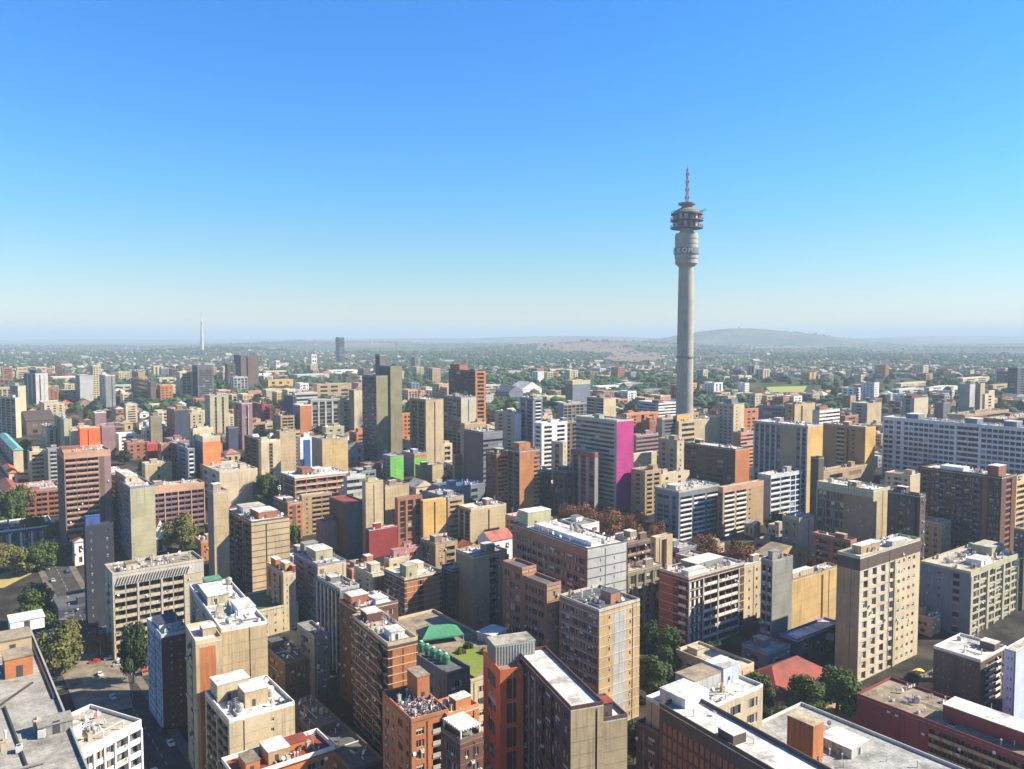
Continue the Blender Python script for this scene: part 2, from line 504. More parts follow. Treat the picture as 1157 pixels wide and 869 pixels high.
def facade(M, O, u, n, W, z0, z1, spec, P, wins, bals):
    """one elevation: O is its foot at the end that is on the viewer's left, u runs along it, n points outwards"""
    near = P['near']
    WALL = P.get('wi', 0)
    top_h = min(P.get('top', 1.1), (z1 - z0) * .3)
    base_h = P.get('base', 0.0)
    nf = max(1, P['nf'])
    fh = (z1 - z0 - top_h - base_h) / nf
    Z = Vector((0, 0, 1))
    def pt(a, z, dep=0.0): return Vector((O.x + u.x * a - n.x * dep, O.y + u.y * a - n.y * dep, z))
    def q(a0, a1, za, zb, mi=None, dep=0.0):
        mi = WALL if mi is None else mi
        if a1 - a0 > 1e-4 and zb - za > 1e-4: M.quad(pt(a0, za, dep), pt(a1, za, dep), pt(a1, zb, dep), pt(a0, zb, dep), mi)
    def reveal(a0, a1, za, zb, dep, mi=WALL, sides=True):
        if sides:
            M.quad(pt(a0, za), pt(a0, za, dep), pt(a0, zb, dep), pt(a0, zb), mi)
            M.quad(pt(a1, za, dep), pt(a1, za), pt(a1, zb), pt(a1, zb, dep), mi)
        M.quad(pt(a0, za), pt(a1, za), pt(a1, za, dep), pt(a0, za, dep), mi)
        M.quad(pt(a0, zb, dep), pt(a1, zb, dep), pt(a1, zb), pt(a0, zb), mi)
    zt, zb_ = z1 - top_h, z0 + base_h
    q(0, W, zt, z1, P.get('topm', WALL))
    if base_h > 0: q(0, W, z0, zb_, P.get('basem', WALL))
    for (c, x0, x1) in expand(spec, W, z0, z1, P):
        w = x1 - x0
        if c in ('-', '=', '#', ','):
            q(x0, x1, zb_, zt)
            if c in '=#' and P.get('joints', P['dist'] < 620):
                for i in range(1, nf): M.obox(pt(x0, zb_ + i * fh, -.035), u * w, -n * .03, Z * .13, 6)
        elif c == 'a': q(x0, x1, zb_, zt, ACC)
        elif c == '|':
            q(x0, x1, zb_, zt)
            M.obox(pt(x0, zb_, -.02), u * w, -n * -.34, Z * (zt - zb_ + .002), TRIM)
        elif c == 's':
            d = 1.6
            M.quad(pt(x0, zb_), pt(x0, zb_, d), pt(x0, zt, d), pt(x0, zt), WALL); M.quad(pt(x1, zb_, d), pt(x1, zb_), pt(x1, zt), pt(x1, zt, d), WALL)
            q(x0, x1, zb_, zt, ACC if P.get('slotacc') else WALL, d)
            M.quad(pt(x0, zt, d), pt(x1, zt, d), pt(x1, zt), pt(x0, zt), WALL)
        elif c == 'v':
            a0, a1, d = x0 + w * .12, x1 - w * .12, .3
            q(x0, a0, zb_, zt); q(a1, x1, zb_, zt)
            M.quad(pt(a0, zb_), pt(a0, zb_, d), pt(a0, zt, d), pt(a0, zt), WALL); M.quad(pt(a1, zb_, d), pt(a1, zb_), pt(a1, zt), pt(a1, zt, d), WALL)
            for i in range(nf):
                f0 = zb_ + i * fh
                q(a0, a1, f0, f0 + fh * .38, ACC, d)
                q(a0, a1, f0 + fh * .38, f0 + fh, GLS, d + .05)
        else:
            rw, ow, sl, hd, dep = CELL[c]
            a0, a1 = x0 + w * (1 - ow) / 2, x1 - w * (1 - ow) / 2
            q(x0, a0, zb_, zt); q(a1, x1, zb_, zt)
            for i in range(nf):
                f0 = zb_ + i * fh
                za, zb = f0 + fh * sl, f0 + fh * hd
                nxt = f0 + fh * (1 + sl) if i < nf - 1 else zt
                if i == 0: q(a0, a1, zb_, za)
                q(a0, a1, zb, nxt, ACC if (c == 'r' and P.get('span')) else WALL)
                reveal(a0, a1, za, zb, dep)
                if c in 'bB':
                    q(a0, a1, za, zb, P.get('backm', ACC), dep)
                    k = 2 if c == 'b' else 3
                    for j in range(k):
                        g0 = a0 + (a1 - a0) * (j + .18) / k; g1 = a0 + (a1 - a0) * (j + .82) / k
                        q(g0, g1, za + fh * (.02 if j == 0 else .26), zb - fh * .12, GLS, dep - .03)
                    ph = min(1.05, fh * .36)
                    if near: bals.append((pt(a0, za, 0), u, n, a1 - a0, ph))
                    else: M.obox(pt(a0, za, -.16), u * (a1 - a0), -n * .12, Z * ph, PAR, True)
                    # slab edge
                elif c == 'p': q(a0, a1, za, zb, ACC, dep)
                elif c == 'q':
                    am = a0 + (a1 - a0) * .46
                    M.obox(pt(a0, za, .12), u * (am - a0), -n * .1, Z * (zb - za), PAR)
                    q(a0, am, za, zb, WALL, dep)
                    if near: wins.append((pt(am, za, dep), u, n, a1 - am, zb - za))
                    else: q(am, a1, za, zb, GLS, dep)
                elif near:
                    wins.append((pt(a0, za, dep), u, n, a1 - a0, zb - za))
                else:
                    q(a0, a1, za, zb, GLS, dep)
    if P.get('band'):
        for i in range(nf + 1):
            z = zb_ + i * fh
            M.obox(pt(0, z - .14, -.13), u * W, -n * .125, Z * .28, TRIM)
    if P.get('vline'):
        pass

# shared little roof things ------------------------------------------------------------------
_proto = {}
def proto(kind):
    if kind in _proto: return _proto[kind]
    m = MB()
    if kind == 'satellite_dish':
        m.tube((0, 0, 0), (0, 0, .9), .05, .05, 6, 1)
        prof = [(.02, -.16), (.3, -.1), (.5, .0), (.62, .12)]
        k = len(m.v); n = 12
        T = Matrix.Rotation(R_(65), 4, 'X')
        for (r, z) in prof:
            for i in range(n):
                t = 2 * math.pi * i / n
                m.v.append(T @ Vector((r * math.cos(t), r * math.sin(t), z)) + Vector((0, 0, 1.1)))
        for j in range(3):
            for i in range(n):
                a, b = k + j * n + i, k + j * n + (i + 1) % n
                m.f.append((a, b, b + n, a + n)); m.m.append(0)
        m.tube((0, -.1, .85), (0, -.62, 1.45), .03, .03, 5, 1)
        me = m.mesh(kind, [flat_mat((.78, .78, .76), .5), flat_mat((.3, .3, .3), .5)])
    elif kind == 'water_tank':
        m.lathe([(0, 0), (.9, 0), (.95, .5), (.9, 1.0), (.95, 1.5), (.8, 1.9), (.25, 2.1), (.2, 2.25), (0, 2.25)], 14)
        me = m.mesh(kind, [flat_mat((.34, .36, .35), .5)])
    elif kind == 'tank_body':
        m.lathe([(0, 0), (.9, 0), (.95, .5), (.9, 1.0), (.95, 1.5), (.8, 1.9), (.25, 2.1), (.2, 2.25), (0, 2.25)], 14)
        me = m.mesh(kind, [flat_mat((.045, .19, .11), .5)])
    elif kind == 'vent_pipe':
        m.tube((0, 0, 0), (0, 0, 1.5), .13, .13, 8); m.tube((0, 0, 1.45), (0, 0, 1.75), .26, .2, 8)
        me = m.mesh(kind, [flat_mat((.62, .62, .6), .5)])
    elif kind == 'chimney':
        m.box(-.45, .45, -.45, .45, 0, 1.7); m.box(-.55, .55, -.55, .55, 1.7, 1.9); m.tube((-.15, 0, 1.9), (-.15, 0, 2.3), .14, .12, 8); m.tube((.2, 0, 1.9), (.2, 0, 2.3), .14, .12, 8)
        me = m.mesh(kind, [flat_mat((.42, .36, .28), .8)])
    elif kind == 'air_conditioner':
        m.box(-.6, .6, -.4, .4, .12, 1.0); m.tube((0, 0, 1.0), (0, 0, 1.06), .32, .32, 12, 1); m.box(-.5, -.4, -.35, .35, 0, .12); m.box(.4, .5, -.35, .35, 0, .12)
        me = m.mesh(kind, [flat_mat((.6, .6, .58), .5), flat_mat((.1, .1, .1), .5)])
    elif kind == 'aerial':
        m.tube((0, 0, 0), (0, 0, 4.2), .05, .03, 6)
        for z in (2.6, 3.1, 3.6, 4.0): m.tube((-.6, 0, z), (.6, 0, z), .025, .025, 5)
        me = m.mesh(kind, [flat_mat((.5, .5, .5), .4)])
    elif kind == 'skylight':
        m.box(-1.0, 1.0, -.8, .8, 0, .35, 0)
        m.poly([Vector((-.9, -.7, .36)), Vector((.9, -.7, .36)), Vector((.9, .7, .55)), Vector((-.9, .7, .55))], 1)
        m.poly([Vector((-.9, .7, .35)), Vector((-.9, .7, .55)), Vector((.9, .7, .55)), Vector((.9, .7, .35))], 0)
        me = m.mesh(kind, [flat_mat((.55, .55, .52), .6), glass_mat()])
    elif kind == 'washing_line':
        rr = random.Random(5)
        for x in (-2.2, 2.2): m.tube((x, 0, 0), (x, 0, 2.0), .05, .05, 6, 0)
        m.tube((-2.2, 0, 1.9), (2.2, 0, 1.9), .02, .02, 4, 0)
        x = -2.0
        while x < 1.8:
            w = rr.uniform(.4, .9); h = rr.uniform(.6, 1.3); k = rr.randint(1, 4)
            m.obox(Vector((x, -.02, 1.88 - h)), Vector((w, .1, 0)), Vector((0, .04, 0)), Vector((0, 0, h)), k); x += w + .1
        me = m.mesh(kind, [flat_mat((.4, .4, .4), .5), flat_mat((.7, .7, .68), .9), flat_mat((.5, .12, .14), .9), flat_mat((.12, .18, .4), .9), flat_mat((.55, .4, .5), .9)])
    _proto[kind] = me
    return me

BUILT = []               # every building made so far, for the in-fill and the labels
class Bldg: pass
def AX(rot=0.0):
    t = R_(37.0 + rot)
    return Vector((-math.sin(t), math.cos(t), 0)), Vector((math.cos(t), math.sin(t), 0))

def block(root, P0, A, B, wa, wb, z0, z1, P, seed=0):
    """a block whose corner towards the viewer is P0, running wa along A and wb along B; parts are hung on root"""
    rnd = random.Random(seed)
    L0 = root.location
    near = P['near']
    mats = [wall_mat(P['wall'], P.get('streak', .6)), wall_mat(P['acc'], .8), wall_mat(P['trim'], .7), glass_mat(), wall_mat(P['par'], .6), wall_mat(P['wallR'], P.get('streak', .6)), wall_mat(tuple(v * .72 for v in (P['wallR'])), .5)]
    M = MB()
    wins, bals = [], []
    o = Vector((P0.x - L0.x, P0.y - L0.y, 0))
    zb, zt = z0 - L0.z, z1 - L0.z
    lf, rt = P['left'], P['right']
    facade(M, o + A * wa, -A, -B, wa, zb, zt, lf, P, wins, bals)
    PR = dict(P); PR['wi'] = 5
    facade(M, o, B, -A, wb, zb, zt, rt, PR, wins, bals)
    # far sides
    far1 = [o + B * wb, o + B * wb + A * wa, o + A * wa]
    for (a, b) in ((far1[0], far1[1]), (far1[1], far1[2])):
        M.quad(Vector((a.x, a.y, zb)), Vector((b.x, b.y, zb)), Vector((b.x, b.y, zt)), Vector((a.x, a.y, zt)))
    wall = M.build('wall', mats, root)
    # windows and balcony fronts, one object each
    if near:
        eye = EYE - Vector(L0)
        if wins:
            wins.sort(key=lambda t: (t[0] - eye).length)
            used = P['budget']['w']
            take = max(0, min(len(wins), used)); P['budget']['w'] -= take
            for (p, u, n, w, h) in wins[:take]:
                me = window_mesh(w, h, rnd.choice((0, 0, 0, 1, 1, 2, 2, 3, 4, 5)))
                link_mesh('window', me, root, frame(p, u, n))
            if take < len(wins):
                G = MB()
                for (p, u, n, w, h) in wins[take:]:
                    Zv = Vector((0, 0, 1))
                    f = MB()
                    a = p - n * .05
                    G.quad(a, a + u * w, a + u * w + Zv * h, a + Zv * h, 1)
                    for (x, z, ww, hh) in ((0, 0, w, .08), (0, h - .08, w, .08), (0, .08, .08, h - .16), (w - .08, .08, .08, h - .16), (w / 2 - .04, .08, .08, h - .16)):
                        G.obox(p + u * x + Zv * z, u * ww, -n * .04, Zv * hh, 0)
                ob = G.build('windows', [flat_mat((.5, .5, .48), .5), glass_mat()], root)
                ob['kind'] = 'stuff'
        if bals:
            pm = wall_mat(P['par'], .6)
            bals.sort(key=lambda t: (t[0] - eye).length)
            take = max(0, min(len(bals), P['budget']['b'])); P['budget']['b'] -= take
            for (p, u, n, w, h) in bals[:take]:
                link_mesh('balcony', balcony_mesh(w, h, pm), root, frame(p, u, n))
                if rnd.random() < .3 and w > 1.5:
                    link_mesh('laundry', laundry_mesh(rnd.randint(0, 4)), root, frame(p + u * rnd.uniform(.1, max(.11, w - 1.5)) + Vector((0, 0, h - .55)), u, n))
            if take < len(bals):
                G = MB()
                for (p, u, n, w, h) in bals[take:]: G.obox(p + n * .16, u * w, -n * .12, Vector((0, 0, h)))
                ob = G.build('balconies', pm, root); ob['kind'] = 'stuff'
    # roof
    rm = roof_mat(P['roofc'])
    tm = mats[TRIM] if P.get('rtrim', True) else mats[WALL]
    R = MB()
    kind = P.get('rtype', 'flat')
    Z = Vector((0, 0, 1))
    oz = o + Z * zt
    if kind == 'flat':
        ph = P.get('ph', .9 if wa > 5 and wb > 5 else .4); t = .28; ov = P.get('ov', 0.0)
        R.obox(oz - A * ov - B * ov - Z * .0 + Z * .004, A * 0 + B * (wb + 2 * ov), A * (wa + 2 * ov), Z * .25, 0)
        zz = oz + Z * .258 - A * ov - B * ov
        ww, dd = wb + 2 * ov, wa + 2 * ov
        R.obox(zz, B * ww, A * t, Z * ph, 1); R.obox(zz + A * (dd - t), B * ww, A * t, Z * ph, 1)
        R.obox(zz + A * t, B * t, A * (dd - 2 * t), Z * ph, 1); R.obox(zz + A * t + B * (ww - t), B * t, A * (dd - 2 * t), Z * ph, 1)
    elif kind in ('gable', 'gableb', 'hip'):
        h = P.get('rh', min(wa, wb) * .32); e = .5
        c = [oz - A * e - B * e, oz - A * e + B * (wb + e), oz + A * (wa + e) + B * (wb + e), oz + A * (wa + e) - B * e]
        if kind == 'gable':      # ridge along A, gable towards the viewer's right side
            i = 0.0
            r0, r1 = oz + B * (wb / 2) - A * e + Z * h, oz + B * (wb / 2) + A * (wa + e) + Z * h
        elif kind == 'gableb':
            r0, r1 = oz + A * (wa / 2) - B * e + Z * h, oz + A * (wa / 2) + B * (wb + e) + Z * h
        else:
            if wa > wb: r0, r1 = oz + B * (wb / 2) + A * (wb / 2) + Z * h, oz + B * (wb / 2) + A * (wa - wb / 2) + Z * h
            else: r0, r1 = oz + A * (wa / 2) + B * (wa / 2) + Z * h, oz + A * (wa / 2) + B * (wb - wa / 2) + Z * h
        if kind == 'gable' or (kind == 'hip' and wa > wb):
            R.poly([c[3], c[0], r0, r1]); R.poly([c[1], c[2], r1, r0]); R.poly([c[0], c[1], r0], 0 if kind == 'hip' else 2); R.poly([c[2], c[3], r1], 0 if kind == 'hip' else 2)
        else:
            R.poly([c[0], c[1], r1, r0]); R.poly([c[2], c[3], r0, r1]); R.poly([c[3], c[0], r0], 0 if kind == 'hip' else 2); R.poly([c[1], c[2], r1], 0 if kind == 'hip' else 2)
        R.poly([c[3], c[2], c[1], c[0]], 1)
    ro = R.build('roof', [rm, tm, mats[WALL]], root)
    # what stands on the roof
    zr = zt + .26
    lvl = P.get('cl', 1)
    used = []
    def lin(fa, fb): return o + A * (wa * fa) + B * (wb * fb)
    for pz in P.get('pent', ()):
        fa, fb, la, lb, h, cc = pz[:6]
        pm = MB()
        p = lin(fa, fb) + Z * zr
        pm.obox(p, B * (lb * wb), A * (la * wa), Z * h, 0)
        pm.obox(p + Z * (h + .003) - A * .15 - B * .15, B * (lb * wb + .3), A * (la * wa + .3), Z * .22, 1)
        if h > 2.2:
            pm.obox(p + B * (lb * wb * .3) - A * .03, B * min(1.0, lb * wb * .3), A * .028, Z * 2.0, 2)
        pm.build('lift_room', [wall_mat(col(cc), .9), roof_mat(col(pz[6]) if len(pz) > 6 else C['roofw']), flat_mat((.06, .06, .07), .6)], root)
        used.append((fa, fb, la, lb))
    if kind == 'flat' and lvl > 0 and wa > 4 and wb > 4:
        if not P.get('pent') and lvl >= 1 and rnd.random() < .8:
            la, lb = min(.4, 5.0 / wa), min(.5, 4.5 / wb)
            fa, fb = rnd.uniform(.05, .9 - la), rnd.uniform(.08, .92 - lb)
            pm = MB(); p = lin(fa, fb) + Z * zr; h = rnd.uniform(2.2, 3.6)
            pm.obox(p, B * (lb * wb), A * (la * wa), Z * h, 0)
            pm.obox(p + Z * (h + .003) - A * .15 - B * .15, B * (lb * wb + .3), A * (la * wa + .3), Z * .2, 1)
            pm.build('lift_room', [mats[WALL], rm], root)
            used.append((fa, fb, la, lb))
        def spot():
            for _ in range(12):
                fa, fb = rnd.uniform(.06, .94), rnd.uniform(.08, .92)
                if all(not (a - .04 < fa < a + la + .04 and b - .04 < fb < b + lb + .04) for (a, b, la, lb) in used):
                    p = lin(fa, fb); return Vector((p.x, p.y, zr))
            return None
        area = wa * wb
        N = dict(vent_pipe=area / 70, satellite_dish=area / 90, air_conditioner=area / 160, chimney=area / 420, aerial=area / 400, water_tank=area / 600, skylight=area / 420, washing_line=area / 420)
        f = {1: .25, 2: .8, 3: 1.6}[lvl]
        for k, q in N.items():
            if lvl == 1 and k in ('air_conditioner', 'aerial', 'skylight', 'washing_line'): continue
            q = q * f * rnd.uniform(.5, 1.5)
            q = int(q) + (1 if rnd.random() < q - int(q) else 0)
            for _ in range(min(q, 14)):
                p = spot()
                if p is None: continue
                mt = Matrix.Translation(p) @ Matrix.Rotation(rnd.choice((0, 1, 2, 3)) * math.pi / 2 + rnd.uniform(-.2, .2) + R_(37), 4, 'Z') @ Matrix.Scale(rnd.uniform(.8, 1.25), 4)
                link_mesh(k, proto(k), root, mt)
    if kind == 'flat' and lvl >= 2 and wa > 7 and wb > 7 and P['dist'] < 520:
        for _ in range(3):
            fb = rnd.uniform(.12, .88); f0, f1 = sorted((rnd.uniform(.06, .5), rnd.uniform(.5, .94)))
            m_ = MB(); a_, b_ = lin(f0, fb), lin(f1, fb)
            if rnd.random() < .4: a_, b_ = lin(f0, .1), lin(f0, .9)
            r_ = rnd.choice((.09, .12, .22)); h_ = Vector((0, 0, zr + r_ + .12))
            m_.tube(Vector((a_.x, a_.y, 0)) + h_, Vector((b_.x, b_.y, 0)) + h_, r_, r_, 6)
            m_.build('roof_pipe', [flat_mat(rnd.choice(((.5, .5, .5), (.2, .2, .2), (.62, .6, .56))), .5)], root)
    if near and P['dist'] < 420:
        for _ in range(rnd.randint(1, 2)):
            if rnd.random() < .7: p_ = o + A * (wa * rnd.uniform(.03, .97)) - B * .1
            else: p_ = o + B * (wb * rnd.uniform(.03, .97)) - A * .1
            m_ = MB(); m_.tube(Vector((p_.x, p_.y, zb)), Vector((p_.x, p_.y, zt - .2)), .085, .085, 6)
            m_.build('drainpipe', [flat_mat(rnd.choice(((.12, .11, .1), (.4, .38, .34), (.22, .16, .12))), .6)], root)
        sd = [q_ for q_ in (0, 1) if any(ch in (lf, rt)[q_] for ch in 'wWbBgq')]
        for _ in range(rnd.randint(3, 8) if sd else 0):
            if rnd.choice(sd) == 0: p_ = o + A * (wa * rnd.uniform(.05, .95)); n_ = -B
            else: p_ = o + B * (wb * rnd.uniform(.05, .95)); n_ = -A
            mt = Matrix.Translation(p_ + n_ * .34 + Vector((0, 0, zb + (zt - zb) * rnd.uniform(.15, .92)))) @ Matrix.Rotation(math.atan2(n_.y, n_.x) + math.pi / 2, 4, 'Z') @ Matrix.Diagonal((.75, .8, .7, 1))
            link_mesh('air_conditioner', proto('air_conditioner'), root, mt)
    # dishes fixed to the elevations of the nearer buildings
    if lvl >= 2 and near:
        for _ in range(int(P.get('wd', 4))):
            side = [q_ for q_ in (0, 1) if any(ch in (lf, rt)[q_] for ch in 'wWbBgq')]
            if not side: break
            if rnd.choice(side) == 0: p = o + A * (wa * rnd.uniform(.05, .95)); n = -B
            else: p = o + B * (wb * rnd.uniform(.05, .95)); n = -A
            z = zb + (zt - zb) * rnd.uniform(.3, .95)
            mt = Matrix.Translation(p + n * .42 + Vector((0, 0, z))) @ Matrix.Rotation(rnd.uniform(-.5, .5) + (R_(37) if n == -A else R_(-53)), 4, 'Z') @ Matrix.Scale(.8, 4)
            link_mesh('satellite_dish', proto('satellite_dish'), root, mt)
    return wall

def place(x, y, v, L=None, R=None, rot=0.0, wa=None, wb=None, ref='N', z=None, dz=0.0):
    A, B = AX(rot)
    if z is not None: P = at_z(x, y, z)
    elif v < 0:
        d = on_ground(x, -v).y
        P = at_depth(x, y, d)
    else: P = at_depth(x, y, v)
    if ref == 'AB':
        P = P - A * wa - B * wb
    if wa is None: wa = run_to(P, A, L)
    if wb is None: wb = run_to(P, B, R)
    if wa < 0 or wa > 400: wa = 18.0
    if wb < 0 or wb > 400: wb = 18.0
    wa = min(max(wa, 2.5), 130.0); wb = min(max(wb, 2.5), 130.0)
    return P, A, B, wa, wb

def bld(x, y, v, L, R, wall, left, right, label, name='apartment_block', cat='building', into=None, z0=None, **k):
    pk = {q: k.pop(q) for q in ('rot', 'wa', 'wb', 'ref', 'z') if q in k}
    P0, A, B, wa, wb = place(x, y, v, L, R, **pk)
    cx = P0 + A * (wa / 2) + B * (wb / 2)
    g = min(ground_z(q.x, q.y) for q in (P0, P0 + A * wa, P0 + B * wb, P0 + A * wa + B * wb)) if z0 is None else z0
    z1 = P0.z
    if z1 < g + 3: z1 = g + 3
    P = dict(k)
    d = P0.y
    P['near'] = d < INDIV
    P['dist'] = d
    P['wall'] = col(wall)
    P['wallR'] = P['wall']
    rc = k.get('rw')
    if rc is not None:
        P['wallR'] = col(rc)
        if rc not in PAINTED and not k.get('pure'): P['wall'] = tuple(a * .6 + c_ * .4 for a, c_ in zip(P['wall'], P['wallR']))  # darker mix puts the left side's shade into its wall colour
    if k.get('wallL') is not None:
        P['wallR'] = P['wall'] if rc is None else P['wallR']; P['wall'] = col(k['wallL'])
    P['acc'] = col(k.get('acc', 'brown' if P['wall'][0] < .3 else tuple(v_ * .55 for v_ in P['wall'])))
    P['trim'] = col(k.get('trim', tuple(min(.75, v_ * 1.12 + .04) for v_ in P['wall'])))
    P['par'] = col(k.get('par', P['trim']))
    P['roofc'] = col(k.get('roof', 'roofc'))
    P['left'], P['right'] = left, right
    H = z1 - g
    P['nf'] = k.get('nf') or max(1, round((H - 1.1) / k.get('fh', 3.5)))
    P.setdefault('cl', 3 if d < 360 else 2 if d < 800 else 1 if d < 1300 else 0)
    if into is None:
        root = empty(name, (cx.x, cx.y, g), label, cat, k.get('group'))
        b = Bldg(); b.root = root; b.boxes = []; b.budget = dict(w=WINCAP, b=WINCAP)
        BUILT.append(b)
    else:
        b = into; root = b.root
    P['budget'] = b.budget
    b.boxes.append((P0, A, B, wa, wb, z1))
    block(root, P0, A, B, wa, wb, g, z1, P, seed=int(x * 31 + y * 7))
    return b
# ------------------------------------------------------------------ the buildings one can tell apart
b = bld
# -- the blocks under the viewpoint, lower edge of the view
n1 = b(34, 711, 160, None, None, 'grey', '-w-w-', '-ww-', 'long weathered grey concrete roof with a brick lift house and black gutter line', z=70, ref='AB', wa=95, wb=46, roof=(.40, .39, .35), nf=18,
       pent=[(.02, .02, .05, .05, 1.0, 'grey', 'roofg')], cl=2, ph=.5)
n2 = b(92, 852, 188, 80, 160, 'white', '-WW-', '|W|W|W|b|b|', 'white framed block with planted roof terrace beside the long grey roof', rot=27, wa=20, acc='slate', trim='white', roof='roofc', cl=3, band=1, par='white', nf=8)
n4 = b(182, 721, -826, 166, 214, 'bluewhite', ',gggggg,', '--t-t--', 'narrow block with blue white gridded side and dark brick end over the street', rw='dbrick', pure=1, trim='bluewhite', acc='bluewhite', roof='roofw', nf=13, pent=[(.3, .1, .5, .8, 2.2, 'white', 'navy')], streak=.5)
n5 = b(250, 715, 237, 214, 302, 'beige', '-w-w-w-', '########', 'cream slab with white roof decks and a tall blank end wall', rot=-5, roof='roofw', wd=8, nf=13, trim='white', cl=3,
       pent=[(.52, .1, .3, .5, 3.0, 'grcream', 'roofw'), (.22, .55, .2, .4, 2.2, 'white', 'roofw'), (.84, .3, .12, .4, 3.2, 'lgrey', 'roofgr')])
b(221, 729, 226, 213, 251, 'beige', '-w-', '-aa--', None, into=n5, rot=-5, acc='obrick', roof='roofw', nf=12, cl=1, wa=16)
n6 = b(259, 818, 207, None, 333, 'cream', '-bb-bb-', '==t=', 'cream stepped block crowned by three white roof rooms beside the dark canyon street', roof='roofw', wa=22, wd=3, nf=9, acc='dbrown', par='brown', trim='white', cl=3,
       pent=[(.62, .06, .3, .5, 5.0, 'cream', 'roofw'), (.26, .34, .28, .36, 4.4, 'beige', 'roofw')])
n7 = b(268, 884, 186, 252, 377, 'obrick', '-WW-', '-W-W-W-', 'red roof terrace edged with white bollards, a white slab hut on it', roof='roofr', nf=7, trim='white', cl=3, ph=1.1, rtrim=True, ov=.3,
       pent=[(.25, .35, .6, .22, 3.0, 'tan', 'roofw'), (.1, .1, .5, .14, 3.0, 'obrick', 'rooft'), (.55, .62, .38, .2, 1.6, 'obrick', 'roofr')])
n9 = b(438, 731, 238, 398, 472, 'dbrick', '-W-W-W-W-W-t-s', '-aaa-aaa-', 'tall brown brick block with a zigzag fire stair beside the dark street', rot=-5, acc='obrick', trim='cream', roof='roofc', wd=8, cl=3, band=1, nf=13,
       pent=[(.1, .25, .2, .45, 2.6, 'white', 'roofw'), (.72, .2, .2, .5, 3.0, 'dbrick', 'roofw')])
n10 = b(465, 818, 186, 432, 507, 'obrick', '-W-w-W-w-', '-W--b-', 'orange brick block with a dark roof full of scrap', rot=-5, acc='navy', par='lgrey', roof='roofd', nf=12, cl=3, wd=6, trim='obrick',
        pent=[(.55, .62, .35, .34, 6.0, 'obrick', 'rooft')])
b(505, 812, 190, 486, 541, 'obrick', '-w-', '-W-W-', None, into=n10, z0=0, roof='roofw', nf=12, cl=2)
n11 = b(505, 765, 215, 471, 531, 'dgrey', '-t-t-t-', '-w-', 'dark green sided roof shed with a row of green tanks beside the lawn', roof='roofd', nf=9, cl=0, trim='dgrey')
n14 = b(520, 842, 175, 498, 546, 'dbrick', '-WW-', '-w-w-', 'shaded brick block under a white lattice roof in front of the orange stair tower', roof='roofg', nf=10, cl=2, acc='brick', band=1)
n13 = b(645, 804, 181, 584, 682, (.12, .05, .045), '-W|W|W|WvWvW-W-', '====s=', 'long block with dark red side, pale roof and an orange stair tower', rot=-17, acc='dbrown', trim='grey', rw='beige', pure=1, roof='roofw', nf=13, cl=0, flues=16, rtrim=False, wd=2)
b(565, 762, 206, 546, 591, (.72, .16, .06), '-W-', '-p-', None, into=n13, rot=-17, acc='dbrick', par='orange2', roof='rooft', nf=6, cl=0, trim=(.72, .16, .06))
b(680, 817, 184.5, 668, 709, 'beige', '-', '====', None, into=n13, rot=-17, wa=12, roof='roofw', cl=1, nf=12, trim='brown', pent=[(.05, .05, .3, .4, 4.0, 'brown', 'roofr')])
# garden podium
n12 = b(532, 772, 246, 470, 602, 'cream', '-w-w-w-', '-w-w-w-w-', 'low podium carrying a roof lawn and terrace between the brick towers', roof='rooft', z=24, cl=0, trim='cream', nf=6, wa=62, name='podium_building')
# big brick slab, stepped
n15 = b(677, 693, 256, 632, 723, (.36, .17, .12), '-WWWWWWWW-', '=t-aa-t=', 'stepped brick slab with yellow end wall and grey centre stripe', acc='lgrey', trim='ltrim', rw=(.50,.35,.18), pure=1, roof='roofd', nf=11, cl=3, band=1, wd=4)
b(618, 664, 272, 603, 634, 'brick', '-WWW-', '=w=', None, into=n15, rw='tan', pure=1, acc='tan', roof='roofd', nf=11, cl=0, band=1, wa=14)
b(590, 645, 285, 571, 606, 'brick', '-WWW-', '=w=', None, into=n15, rw='tan', pure=1, acc='tan', roof='roofd', nf=11, cl=0, band=1, wa=12)
n15k = b(664, 622, 300, 579, 708, (.38, .18, .125), '--WWWWWWWWWWWW-', '==t==t==', 'long brick slab with pale grey end and white roof crowded with flues', acc='lgrey', trim='dgrey', rw='lgrey', pure=1, roof='roofw', nf=12, cl=3, top=3.4, band=1, rot=-3, wd=0, flues=70, ph=.6,
         pent=[(.84, .12, .14, .62, 6.0, 'grcream', 'roofw'), (.05, .2, .74, .25, 1.6, 'white', 'roofw')])
n16 = b(960, 926, 146, 745, None, 'dbrown', '-pppppppppppppppppppppppppppp--', '-w-w-', 'long block with reddish brick panel grid and broad white roof', z=31, wb=11.5, trim='brown', acc='brick', roof='roofw', nf=8, cl=1, ph=1.1, top=3.2, rot=-6, flues=26, rtrim=False)
n16b = b(744, 832, 214, 719, 768, 'dbrick', '-WW-', '-w-w-', 'low brown bay with a dark flat roof at the end of the panelled block', roof='roofd', nf=6, cl=2, z=22)
n16c = b(777, 814, 222, 748, 862, 'cream', '-w-', '-W-W-W-W-', 'cream annex with white lift box and tan topped roof rooms', roof='roofw', nf=6, cl=2, trim='white', z=29, wa=15,
         pent=[(.1, .02, .6, .3, 4.5, 'white', 'roofw'), (.5, .36, .48, .35, 4.4, 'lgrey', 'rooft'), (.5, .74, .44, .22, 5.0, 'bluewhite', 'roofw')])
n17 = b(905, 797, 240, None, None, 'lgrey', '-w-w-w-', '-w-w-', 'flat pale grey roof with a tall orange box standing on it', z=14, ref='AB', wa=95, wb=30, roof='lgrey', nf=4, cl=1, flues=8,
        pent=[(.80, .5, .10, .2, 1.2, 'grey', 'roofg')])
